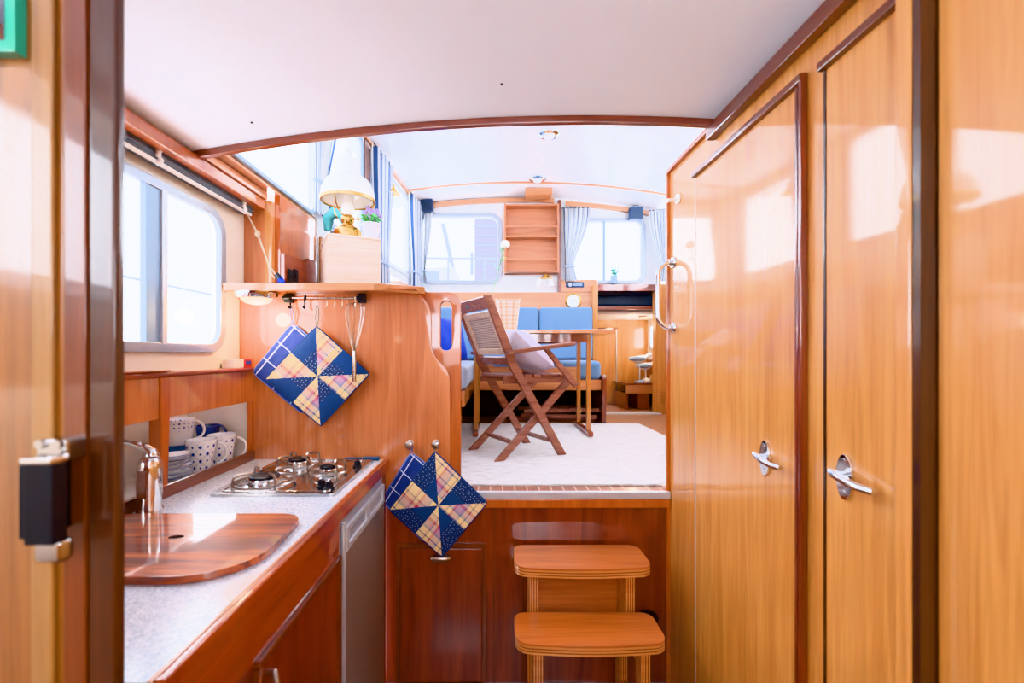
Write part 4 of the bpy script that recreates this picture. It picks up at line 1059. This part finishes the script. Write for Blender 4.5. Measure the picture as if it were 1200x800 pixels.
# things on the table
bk = Vector((.092, 3.22, ZT))
bs = thing('fabric_basket', 'plaid cream and orange basket standing on the table', 'basket', bk)
m = MB()
def bf(u, v):
    an = 2 * math.pi * u; r = .062 + .024 * v; z = .215 * v + (.012 * max(0, math.cos(2 * an)) if v > .95 else 0)
    q = 1 / max(abs(math.cos(an)), abs(math.sin(an))) ** .5
    return (bk + Vector((r * q * math.cos(an), r * q * math.sin(an), z)), (u * 2, v * 1.3))
m.grid(bf, 40, 10); 
m.grid(lambda u, v: (bf(u, 0)[0].lerp(bk, v), (u, v)), 40, 2); m.build('cloth_body', 'basket', bs)
m = MB(); m.tube([bf(k / 40, 1)[0] for k in range(40)], .0045, 6, closed=True); m.build('rim', 'chairlight', bs)
vs = Vector((-.034, 3.16, ZT))
va = thing('glass_vase', 'slim clear glass vase beside the basket', 'vase', vs)
M['vase'] = M['glass']
m = MB(); m.lathe([(0, 0), (.02, 0), (.021, .02), (.014, .08), (.012, .2), (.015, .215), (.0135, .215), (.0105, .2), (.0125, .08), (.018, .022), (0, .012)], vs, 24); m.build('vase_body', 'glass', va)
fl = thing('white_flower', 'single white flower on a long stem in the glass vase', 'flower', vs + Vector((0, 0, .02)))
top = at(592, 287, 3.16)
sp_ = [vs + Vector((0, 0, .03)), vs + Vector((.0, 0, .2)), at(582, 325, 3.16), at(587, 305, 3.16), top]
m = MB(); m.tube(lerp_pts(sp_, 4), .0032, 6); m.build('stem', 'dkgreen', fl)
m = MB()
for (p, a) in ((at(587, 306, 3.16), .9), (at(584, 316, 3.16), 3.6), (at(590, 296, 3.16), 2.6)):
    m.ball((0, 0, 0), .03, (1, .45, .1), X=T(*p) @ Ry(-.7 if a < 2 else .9) @ T(.02 if a < 2 else -.02, 0, 0), n=10)
m.build('leaf', 'green', fl)
m = MB()
for k in range(42):
    ph = math.acos(1 - 1.7 * (k + .5) / 42); th = k * 2.399963
    d = Vector((math.sin(ph) * math.cos(th), math.sin(ph) * math.sin(th), math.cos(ph)))
    X = T(*(top + d * .024)) @ d.to_track_quat('Z', 'Y').to_matrix().to_4x4() @ Rx(.5)
    m.ball((0, 0, 0), .017, (1, .8, .35), X=X, n=8)
m.build('blossom', 'petal', fl)

# folding chair (local x forward, y across, z up)
def fpt(px, py): Y = -RZ * FP / (py - CY); return Vector(((px - CX) / FP * Y, Y, 0))
fB, fC, fA, fD = fpt(590, 541), fpt(658, 532), fpt(548, 526), fpt(619, 519)
cc = (fB + fC + fA + fD) / 4; ang = math.atan2(*((fC - fB) + (fD - fA)).to_2d().yx)
HL = .186; HW = .185
ch = thing('folding_chair', 'folding teak deck armchair with cane back standing on the rug', 'chair', (cc.x, cc.y, RZ), ang)
def zl(z): return z - RZ
LG = [('rear', 1), ('front', 1)]
for sgn in (-1, 1):
    y = sgn * HW; yi = sgn * (HW - .024)
    # long post: from the front foot up to the top of the back, bent at seat height
    m = MB()
    pr = [(HL + .028, 0), (HL - .022, 0), (-.155, zl(-.045)), (-.165, zl(-.0)), (-.292, zl(.297)), (-.247, zl(.297)), (-.116, zl(.0)), (-.105, zl(-.04))]
    m.prism(pr, 'XZ', y - .0105, y + .0105, b=.003); m.build('leg', 'chairwood', ch, True)
    m = MB(); m.prism([(-HL - .030, 0), (-HL + .025, 0), (.272, zl(-.155)), (.232, zl(-.135))], 'XZ', yi - .0105, yi + .0105, b=.003); m.build('leg', 'chairwood', ch, True)
    m = MB(); m.prism([(.255, zl(-.185)), (.285, zl(-.165)), (.085, zl(.030)), (.052, zl(.030))], 'XZ', y + sgn * .0215 - .009, y + sgn * .0215 + .009, b=.003); m.build('arm_support', 'chairwood', ch, True)
    # armrest plank, wider at the front
    ar = [(-.17, -.018), (.02, -.022), (.10, -.034), (.20, -.036), (.245, -.022), (.255, 0), (.245, .022), (.20, .036), (.10, .034), (.02, .022), (-.17, .018)]
    tl = math.atan2(.05, .4)
    m = MB(); m.prism([(a, b_) for a, b_ in ar], 'XY', 0, .022, b=.005, X=T(0, y + sgn * .03, zl(.018)) @ Ry(-tl)); m.build('armrest', 'chairwood', ch, True)
    m = MB(); m.box(-.15, .26, y - sgn * .048 - .009, y - sgn * .048 + .009, zl(-.155), zl(-.122), .003); m.build('seat_rail', 'chairwood', ch, True)
m = MB()
for k in range(7): m.box(-.14 + k * .056, -.14 + k * .056 + .046, -HW + .03, HW - .03, zl(-.1215), zl(-.108), .003)
m.build('seat', 'chairwood', ch, True)
for xx, zz_, yy in ((-.107, .088, HW - .036), (.107, .088, HW - .012)):
    m = MB(); m.bar((xx, -yy, zz_), (xx, yy, zz_), .030, .012, (1, 0, .7), .002); m.build('stretcher', 'chairwood', ch, True)
# back: top rail, frame with cane panel following the lean
bd = Vector((-.127, 0, .297)).normalized(); BX = T(-.142, 0, zl(.0)) @ Ry(-math.atan2(.127, .297))
bk_ = MB(); bk_.box(-.012, .012, -HW + .011, HW - .011, -.055, -.015, .003, X=BX); bk_.build('lower_rail', 'chairwood', ch, True)
m = MB(); m.box(-.014, .016, -HW - .014, HW + .014, .255, .322, .006, X=BX); trail = m.build('top_rail', 'chairwood', ch, True)
m = MB(); m.cyl((.0, HW * .35, .29), (-.0155, HW * .35, .29), .009, n=16, X=BX); m.build('sticker', 'teal', trail, True)
m = MB(); m.prism(rect(-HW + .012, HW - .012, .0, .245), 'YZ', -.010, .010, [rect(-HW + .05, HW - .05, .035, .212)], b=.003, X=BX); bf_ = m.build('back_frame', 'chairlight', ch, True)
m = MB(); m.box(-.003, .003, -HW + .049, HW - .049, .034, .213, 0, X=BX); m.build('cane_panel', 'cane', bf_, True)
cx_ = Matrix.Translation((cc.x, cc.y, RZ)) @ Rz(ang)
X = cx_ @ T(.05, 0, zl(.022)) @ Ry(R(38)) 
tag(MB().pillow(.33, .29, .15, X).build('cushion', 'lilac'), 'lilac cushion lying on the folding chair seat', 'cushion')

# ------------------------------------------------------------------ settee
se = thing('settee', 'built-in wooden settee with blue cushions around the table', 'bench', (.1, 3.9, SF))
SZ = -.205
MB().box(-.72, .885, 3.70, 4.26, SZ - .02, SZ, .002).build('seat_board', 'honey_x', se)
MB().box(-.17, .86, 3.68, 3.70, SZ - .085, SZ, .003).build('front_rail', 'honey_x', se)
MB().box(-.72, .86, 4.12, 4.14, SF, SZ - .021, 0).build('under_seat_shade', 'shadow', se)  # dark sheet standing in for the shade under the seat
MB().prism([(3.66, SF), (3.74, SF), (4.2, SF), (4.2, SZ + .04), (3.66, SZ + .04), (3.64, SZ), (3.65, -.34)], 'YZ', .862, .895, b=.006).build('end_panel', 'red', se)
MB().box(-.72, -.170, 2.55, 3.699, SZ - .02, SZ, .002).build('seat_board', 'honey_y', se)
MB().box(-.190, -.170, 2.55, 3.66, SZ - .09, SZ - .021, .004).build('front_rail', 'honey_y', se)
MB().box(-.72, -.40, 2.6, 3.66, SF, SZ - .021, 0).build('under_seat_shade', 'shadow', se)  # same painted shade beneath the side bench
MB().box(-.15, .86, 3.66, 4.12, SZ + .001, -.053, .04, 4).build('seat_cushion', 'denim', se)
m = MB(); m.box(-.72, -.158, 2.55, 4.10, SZ + .001, -.058, .04, 4); m.build('seat_cushion', 'denim_p', se)
for xa, xb in ((-.68, -.12), (-.115, .40), (.405, fx(690))):
    MB().box(xa, xb, 4.13, 4.25, -.052, fz(362), .03, 3).build('back_cushion', 'denim', se)
m = MB(); m.box(-.735, -.64, 2.6, 4.1, -.055, .40, .03, 3, X=T(-.03, 0, 0)); m.build('back_cushion', 'denim', se)
X = T(-.31, 2.88, .10) @ Rz(.9) @ Rx(R(72))
tag(MB().pillow(.32, .29, .13, X).build('cushion', 'royal'), 'royal blue cushion seen through the partition hand slot', 'cushion')
X = T(-.42, 3.35, .10) @ Rz(.5) @ Rx(R(72))
tag(MB().pillow(.32, .29, .12, X).build('cushion', 'royal'), 'royal blue cushion farther along the pale side bench', 'cushion')
fc = thing('folded_chair', 'folded teak chair lying flat beneath the settee', 'chair', (.5, 3.85, SF))
m = MB(); m.bar((.24, 3.76, SF + .09), (.86, 3.76, SF + .10), .028, .03, (0, 1, 0)); m.bar((.22, 3.80, SF + .05), (.84, 3.74, SF + .045), .035, .03, (0, 1, 0)); m.build('side_rail', 'chairwood', fc)
m = MB(); m.bar((.20, 3.98, SF + .09), (.84, 3.98, SF + .10), .028, .03, (0, 1, 0)); m.build('side_rail', 'chairwood', fc)
m = MB()
for k in range(6): m.box(.30 + k * .08, .36 + k * .08, 3.765, 3.97, SF + .104, SF + .116, .002)
m.build('seat', 'chairwood', fc)
m = MB(); m.bar((.18, 3.86, SF + .012), (.84, 3.86, SF + .012), .022, .05, (0, 1, 0)); m.build('leg', 'chairwood', fc)
m = MB(); p = at(679, 481, 3.72); m.box(p.x - .016, p.x + .016, 3.722, 3.728, p.z - .02, p.z + .02, .001); m.build('hinge', 'brass', fc)

# ------------------------------------------------------------------ far wall fittings
ws = thing('wall_shelf', 'open wooden wall shelf with rails between the forward windows', 'shelf', (fx(622), 4.27, fz(322)))
xa, xb, za, zb2 = fx(590.5), fx(653), fz(322), fz(243)
yA, yB = 4.20, 4.317
MB().box(xa, xb, 4.309, yB, za, zb2, 0).build('back_panel', 'pinkwood', ws)
for x in (xa, xb - .016): MB().box(x, x + .016, yA, 4.3088, za, zb2, .002).build('side_panel', 'pinkwood', ws)
for py in (244.5, 280.5, 320): MB().box(xa + .0165, xb - .0165, yA + .004, 4.3088, fz(py) - .008, fz(py) + .008, .002).build('shelf_board', 'pinkwood', ws)
for py in (269, 306.5): MB().box(xa + .0165, xb - .0165, yA, yA + .012, fz(py) - .008, fz(py) + .008, .002).build('rail', 'pinkwood', ws)
wb = MB().box(fx(613.5), fx(643), 4.05, 4.20, 1.425, 1.484, .003).build('wooden_block', 'honey_x'); tag(wb, 'plain wooden block fixed under the ceiling above the wall shelf', 'block')
ck = at(671.5, 353, 4.284); cl = thing('wall_clock', 'round brass ship clock on the panel behind the bench', 'clock', ck - Vector((0, 0, .075)))
CKX = T(ck.x, 4.2848, ck.z) @ Rx(R(90))
m = MB(); m.lathe([(0, 0), (.074, 0), (.078, .006), (.076, .03), (.066, .036), (.060, .030), (.060, .024), (0, .024)], n=36, X=CKX); m.build('case', 'brass', cl)
m = MB(); m.lathe([(0, .0245), (.0595, .0245), (.0595, .0265), (0, .0265)], n=36, X=CKX); dial = m.build('dial', 'clockface', cl)
m = MB()
for k in range(12): m.box(-.002, .002, .045, .055, .0266, .0272, 0, X=CKX @ Rz(R(30 * k)))
m.build('hour_marks', 'gun', dial)
m = MB(); m.box(-.0025, .0025, -.006, .032, .0275, .0285, 0, X=CKX @ Rz(R(-60))); m.box(-.0018, .0018, -.008, .046, .029, .030, 0, X=CKX @ Rz(R(65))); m.build('hand', 'gun', cl)
rd = thing('car_radio', 'dark blue radio with round dial set in the panel above the bench', 'radio', at(673.5, 337, 4.275))
a, b = at(663, 336.8, 4.276), at(684.5, 330.2, 4.276)
MB().box(a.x, b.x, 4.270, 4.279, a.z, b.z, .002).build('face', 'spk', rd)
m = MB(); p = at(668, 333.5, 4.27); m.cyl((p.x, 4.2698, p.z), (p.x, 4.258, p.z), .017, .015); m.build('dial_knob', 'aluw', rd)
MB().box(at(672, 0, 4.27).x, at(682, 0, 4.27).x, 4.268, 4.2698, p.z - .009, p.z + .009, .001).build('display', 'frameblue', rd)
bl2 = thing('wall_lamp', 'brass twin wall lamp under the wooden wall shelf', 'lamp', at(641, 340, 4.27))
p = at(640, 323.5, 4.27); m = MB(); m.cyl((p.x, 4.317, p.z), (p.x, 4.29, p.z), .022); m.tube([(p.x, 4.29, p.z), (p.x - .03, 4.26, p.z - .005), (p.x - .04, 4.25, p.z - .02)], .005, 6); m.tube([(p.x, 4.29, p.z), (p.x + .02, 4.26, p.z + .004), (p.x + .035, 4.25, p.z - .02)], .005, 6); m.build('arm', 'brass', bl2)
for dx, tilt in ((-.045, -35), (.035, 4)):
    X = T(p.x + dx, 4.25, p.z - .02) @ Ry(R(-tilt))
    m = MB(); m.lathe([(.010, 0), (.014, -.018), (.022, -.045), (.037, -.080), (.035, -.080), (.020, -.045), (.012, -.018)], n=20, X=X, close=True); m.build('lamp_shade', 'shade', bl2)
    m = MB(); m.lathe([(0, .006), (.012, .004), (.013, -.012), (.010, -.02), (0, -.02)], n=16, X=X); m.build('cap', 'brass', bl2)
for i, (xa, xb, ya, yb, lab) in enumerate(((492.5, 507, 248, 233.5, 'navy loudspeaker under the ceiling corner by the window with boats'), (738.5, 753, 257, 242.5, 'navy loudspeaker under the ceiling corner by the window with the posy'))):
    a, b = at(xa, ya, 4.22), at(xb, yb, 4.22)
    s = thing('loudspeaker', lab, 'speaker', ((a.x + b.x) / 2, 4.25, a.z), group='navy loudspeakers in the ceiling corners')
    MB().box(a.x, b.x, 4.20, 4.284, a.z, b.z, .006).build('cabinet', 'spk', s)
    MB().box(a.x + .012, b.x - .012, 4.196, 4.1995, a.z + .012, b.z - .035, .001).build('grille', 'navy', s)
    m = MB(); m.tube([(a.x + .03, 4.24, b.z), (a.x + .035, 4.24, b.z + .02), (b.x - .035, 4.24, b.z + .02), (b.x - .03, 4.24, b.z)], .004, 6); m.build('bracket', 'gun', s)
# downlights
def downlight(c, lab):
    t = thing('downlight', lab, 'light', c, group='chrome downlights in the saloon ceiling')
    m = MB(); m.lathe([(.035, -.001), (.075, -.001), (.073, -.012), (.055, -.022), (.040, -.016), (.036, -.006)], c, 32, close=True); m.build('bezel', 'chrome', t)
    m = MB(); m.lathe([(.040, -.010), (.034, -.030), (.015, -.040), (0, -.042)], c, 24); m.build('lens', 'downglass', t); return t
c1 = Vector((at(643, 158, 3.07).x, 3.07, sarch(.36))); dlt = downlight(c1, 'chrome downlight just beyond the arched galley beam')
dup(dlt, (at(630, 211, 3.84).x, 3.84, sarch(.36)), 0, 'chrome downlight beside the thin batten on the saloon ceiling')
for i, (px, py) in enumerate(((295, 138), (588, 107))):
    zc = .735 if i else .70
    Y = zc * FP / (CY - py); X0 = (px - CX) / FP * Y; c = Vector((X0, Y, arch(X0) + .0195))
    m = MB(); m.cyl(c, c - Vector((0, 0, .002)), .004, n=10); tag(m.build('ceiling_screw', 'gun'), ['tiny dark screw head in the galley ceiling over the hob', 'tiny dark screw head in the galley ceiling just before the arched beam'][i], 'screw', 'ceiling screw heads')
# brass lamp on the saloon side window
p = TL @ Vector((.06, 1.06, 1.21)); wl2 = thing('wall_lamp', 'small brass bell lamp hanging by the side window', 'lamp', p)
m = MB(); m.lathe([(0, .05), (.012, .048), (.016, .02), (.035, -.01), (.055, -.03), (.052, -.03), (.030, -.008), (0, .0)], p, 24); m.build('lamp_shade', 'brass', wl2)
m = MB(); m.tube([p + Vector((0, 0, .05)), p + Vector((-.01, 0, .08)), p + Vector((-.045, 0, .09))], .005, 6); m.build('arm', 'brass', wl2)
# posy in glass on the sill
p = at(720.5, 333, 4.23); p = Vector((p.x, 4.26, fz(334) + .003))
gj = thing('posy_glass', 'small glass with a blue posy on the window ledge', 'vase', p)
m = MB(); m.lathe([(0, 0), (.032, 0), (.034, .075), (.032, .075), (.030, .006), (0, .006)], p, 24); m.build('tumbler', 'frameblue', gj)
m = MB()
for k in range(26):
    a = random.uniform(0, 6.28); r_ = random.uniform(0, .04); m.ball(p + Vector((r_ * math.cos(a), r_ * math.sin(a), random.uniform(.085, .14))), .011, n=8)
m.build('flowers', 'teal', gj)
m = MB()
for k in range(8):
    a = k * .8; m.tube([p + Vector((.01 * math.cos(a), .01 * math.sin(a), .01)), p + Vector((.04 * math.cos(a), .035 * math.sin(a), .155))], .002, 5); m.ball(p + Vector((.04 * math.cos(a), .035 * math.sin(a), .157)), .007, n=6)
m.build('stems', 'dkgreen', gj)

# ------------------------------------------------------------------ curtains
def curtain(label, A, B, zt, ztie, zb, u0, pinch, n, amp=.018, bottom=1.6, tie=True, stripes=6):
    A = Vector((*A, 0)); B = Vector((*B, 0)); d = B - A; L = d.length; nrm = Vector((-d.y, d.x, 0)).normalized()
    t = thing('curtain', label, 'curtain', (A + B) / 2 + Vector((0, 0, zb)), group='blue and white ticking curtains')
    def f(u, v):
        z = zt + (zb - zt) * v; tv = (zt - ztie) / (zt - zb)
        if not tie: s = 1 - (1 - pinch) * v; 
        elif v < tv: k = v / tv; s = 1 - (1 - pinch) * (k * k * (3 - 2 * k)) * (.55 + .45 * k)
        else: k = (v - tv) / (1 - tv); s = pinch * (1 + (bottom - 1) * k)
        q = u0 + (u - u0) * s
        am = amp * (.6 + .4 * s)
        return (A + d * q + nrm * (am * math.sin(2 * math.pi * n * u) + am * .4 * math.sin(2 * math.pi * n * 2.3 * u + 1)) + Vector((0, 0, z + .012 * (1 - s) * 0)), (u * stripes, v))
    m = MB(); m.grid(f, n * 10, 26); m.build('cloth', 'stripe', t, smooth=80)
    if tie:
        c = A + d * u0; w_ = L * pinch * .5 + .008
        mid = A + d * (u0 + (.5 - u0) * pinch)
        du = d.normalized()
        pts = [mid + du * (w_ * math.cos(k * math.pi / 8)) + nrm * ((amp + .006) * math.sin(k * math.pi / 8)) + Vector((0, 0, ztie)) for k in range(16)]
        m = MB(); m.tube(pts, .009, 6, closed=True); m.build('tie_band', 'denim_p', t)
    m = MB(); m.tube([A + Vector((0, 0, zt + .004)), B + Vector((0, 0, zt + .004))], .005, 6); m.build('curtain_track', 'gun', t)
curtain('striped curtain between the high side window and the oil lamp shade', (-.874, 2.20), (-.862, 2.52), 1.40, .85, .70, .1, .45, 5, .010)
a, b = TL @ Vector((.045, .70, 0)), TL @ Vector((.045, 1.06, 0))
curtain('long striped curtain hanging straight beside the oil lamp', (a.x, a.y), (b.x, b.y), 1.385, .63, .42, .4, .62, 6, .02, 1.2)
a, b = TL @ Vector((.05, 1.58, 0)), TL @ Vector((.05, 1.93, 0))
curtain('striped curtain gathered on the side wall at the far corner', (a.x, a.y), (b.x, b.y), 1.375, .72, .55, .55, .5, 6, .02, 1.1)
curtain('striped curtain below the speaker sweeping from the window with boats', (-.66, 4.25), (fx(507.5), 4.25), 1.318, .78, .68, -.25, .35, 6, .016)
curtain('striped curtain tied back beside the wooden wall shelf', (fx(657), 4.255), (fx(690), 4.255), 1.365, .82, .685, .15, .32, 7, .018, 1.5)
curtain('striped curtain in the corner above the forward passage', (1.42, 4.20), (1.575, 4.13), 1.32, .80, .66, .95, .45, 5, .016)

# ------------------------------------------------------------------ forward cabin contents
bu = thing('bunk', 'wooden bunk with navy mattress above the forward passage', 'bunk', (1.15, 4.9, .44))
MB().box(.535, 1.775, 4.44, 5.29, fz(361.5) + .002, .47, .003).build('bunk_board', 'red_x', bu)
MB().box(.535, 1.68, 4.46, 5.28, .471, .585, .03, 3).build('mattress', 'navy', bu)
p = Vector((at(755, 366, 4.75).x, 4.75, .3995)); d2 = thing('dome_light', 'small glowing round lamp on the forward cabin ceiling', 'lamp', p)
m = MB(); m.lathe([(.04, 0), (.062, 0), (.06, -.012), (.045, -.016)], p, 28, close=True); m.build('rim', 'chrome', d2)
m = MB(); m.lathe([(.046, -.010), (.034, -.026), (0, -.034)], p, 24); m.build('lens', 'lampglow', d2)
point('forward_cabin_bulb', (1.45, 4.8, .30), .04, 3.0, (1, .78, .5))
cz = -.302
cbn = thing('forward_cabinet', 'low wooden cabinet with open lockers in the forward cabin', 'cabinet', (1.55, 5.0, SF))
MB().box(1.37, 1.764, 4.76, 5.27, cz - .02, cz, .003).build('cabinet_top', 'red_x', cbn)
MB().box(1.375, 1.764, 4.77, 4.79, cz - .11, cz - .0205, .002).build('front_rail', 'honey_x', cbn)
for x in (1.375, 1.50, 1.60): MB().box(x, x + .02, 4.77, 5.27, SF - .02, cz - .11, .002).build('upright', 'red', cbn)
MB().box(1.395, 1.764, 5.1, 5.12, SF - .02, cz - .111, 0).build('locker_back', 'shadow', cbn)  # back coloured dark as the shade inside the open lockers
MB().box(1.52, 1.60, 4.775, 4.79, SF - .015, cz - .111, .001).build('locker_door', 'red', cbn)
m = MB(); m.tube([(1.56, 4.775, -.50), (1.555, 4.76, -.49), (1.555, 4.76, -.45), (1.56, 4.775, -.44)], .004, 6); m.build('pull', 'chrome', cbn)
def gull(label, c, post, s, rot):
    t = thing('gull_figure', label, 'figurine', c, rot, group='painted gull figures in the forward cabin')
    h = post
    m = MB()
    body = [(-.13, .006, .0), (-.10, .018, .002), (-.06, .040, .0), (-.01, .052, .0), (.04, .048, .008), (.075, .034, .024), (.095, .030, .045), (.115, .030, .058), (.135, .022, .062), (.148, .010, .060)]
    t_ = bmesh.new(); rings = []
    for x, r, z in body: rings.append([t_.verts.new((x * s, r * .8 * s * math.cos(k * math.pi / 8), h + (z + r * math.sin(k * math.pi / 8)) * s)) for k in range(16)])
    for A_, B_ in zip(rings, rings[1:]):
        for k in range(16): t_.faces.new((A_[k], A_[(k + 1) % 16], B_[(k + 1) % 16], B_[k]))
    t_.faces.new(rings[0]); t_.faces.new(rings[-1][::-1]); m.merge(t_); m.build('body', 'gullw', t, True)
    m = MB()
    for sg in (-1, 1): m.ball((-.035 * s, sg * .036 * s, h + .012 * s), .075 * s, (1.35, .22, .42), X=None, n=14)
    m.build('wing', 'gullg', t, True)
    m = MB(); m.cyl((.146 * s, 0, h + .060 * s), (.185 * s, 0, h + .050 * s), .009 * s, .002 * s, n=10); m.build('beak', 'beak', t, True)
    m = MB(); m.cyl((0, 0, .018), (0, 0, h - .035 * s), .006, n=10); m.build('stand', 'gullw', t, True)
    m = MB(); m.box(-.045, .045, -.035, .035, 0, .018, .003); m.build('base', 'bluebase', t, True)
gull('white gull figure on a tall stick with yellow beak in the forward cabin', Vector((1.552, 4.88, cz)), .245, .85, 0)
gull('white gull figure behind the taller one, under the small window', Vector((1.69, 5.10, cz)), .165, .8, 0)
p = Vector((1.60, 4.80, cz)); m = MB()
m.lathe([(0, 0), (.02, 0), (.03, .015), (.026, .035), (.012, .05), (0, .055)], p, 14)
for k in range(9):
    a = k * .7; m.cyl(p + Vector((.02 * math.cos(a), .02 * math.sin(a), .02)), p + Vector((.042 * math.cos(a), .035 * math.sin(a), .03 + .02 * (k % 3))), .009, .001, n=6)
tag(m.build('sea_shell', 'petal'), 'spiky white sea shell on the forward cabinet', 'shell')
tag(MB().box(1.655, 1.715, 4.82, 4.86, cz + .0005, cz + .085, .003).build('small_box', 'tan'), 'small tan box standing beside the sea shell', 'box')

# ------------------------------------------------------------------ outside
bo = thing('moored_boat', 'pale motor boat moored outside the forward window', 'boat', (-1.2, 9.5, -1.3))
m = MB(); m.prism([(-3.2, .9), (-3.0, -1.2), (1.2, -1.2), (1.7, 1.0)], 'XZ', 8.6, 10.8, b=.05); m.build('hull', 'boatw', bo)
m = MB(); m.prism([(-2.6, 1.0), (-2.3, 1.66), (-.8, 1.72), (-.5, 1.0)], 'XZ', 8.9, 10.4, b=.05); m.build('cabin', 'boatw', bo)
MB().box(-1.5, -1.1, 8.86, 8.89, 1.45, 1.62, .01).build('window', 'boatd', bo)
m = MB()
for x in (-1.6, -.9, -.2, .5, 1.2): m.cyl((x, 8.75, .95), (x, 8.75, 1.85), .02, n=8)
m.tube([(-1.6, 8.75, 1.85), (1.3, 8.75, 1.83)], .02, 6); m.build('railing', 'mast', bo)
m = MB(); a, b = at(531, 315, 9.2), at(519, 262, 9.2); m.tube([a, b], .045, 8); m.build('mast', 'mast', bo)
m = MB(); a, b = at(553, 322, 9.2), at(553, 296, 9.2); m.tube([a, b], .03, 8); m.build('mast', 'boatd', bo)
bd_ = thing('waterside_building', 'grey building standing beyond the moored boat', 'building', (.6, 22, -1.5))
a, b = at(556, 320, 22), at(600, 253, 22)
MB().box(a.x, b.x, 21.9, 26, -1.5, b.z, .02).build('wall', 'bldg', bd_)
m = MB()
for k in range(5): m.box(a.x - .02, b.x, 21.86, 21.9, a.z + .4 + k * .45, a.z + .46 + k * .45, 0)
m.build('cladding_band', 'mast', bd_)
gr_ = thing('guard_rail', 'thin deck rail outside the galley window', 'rail', (-1.55, 1.3, -.4))
m = MB(); m.tube([(-1.55, -.3, .325), (-1.55, 3.2, .325)], .006, 6); m.build('wire', 'frameblue', gr_)
for y in (.6, 2.1): m = MB(); m.cyl((-1.55, y, -.4), (-1.55, y, .34), .012, n=8); m.build('stanchion', 'frameblue', gr_)
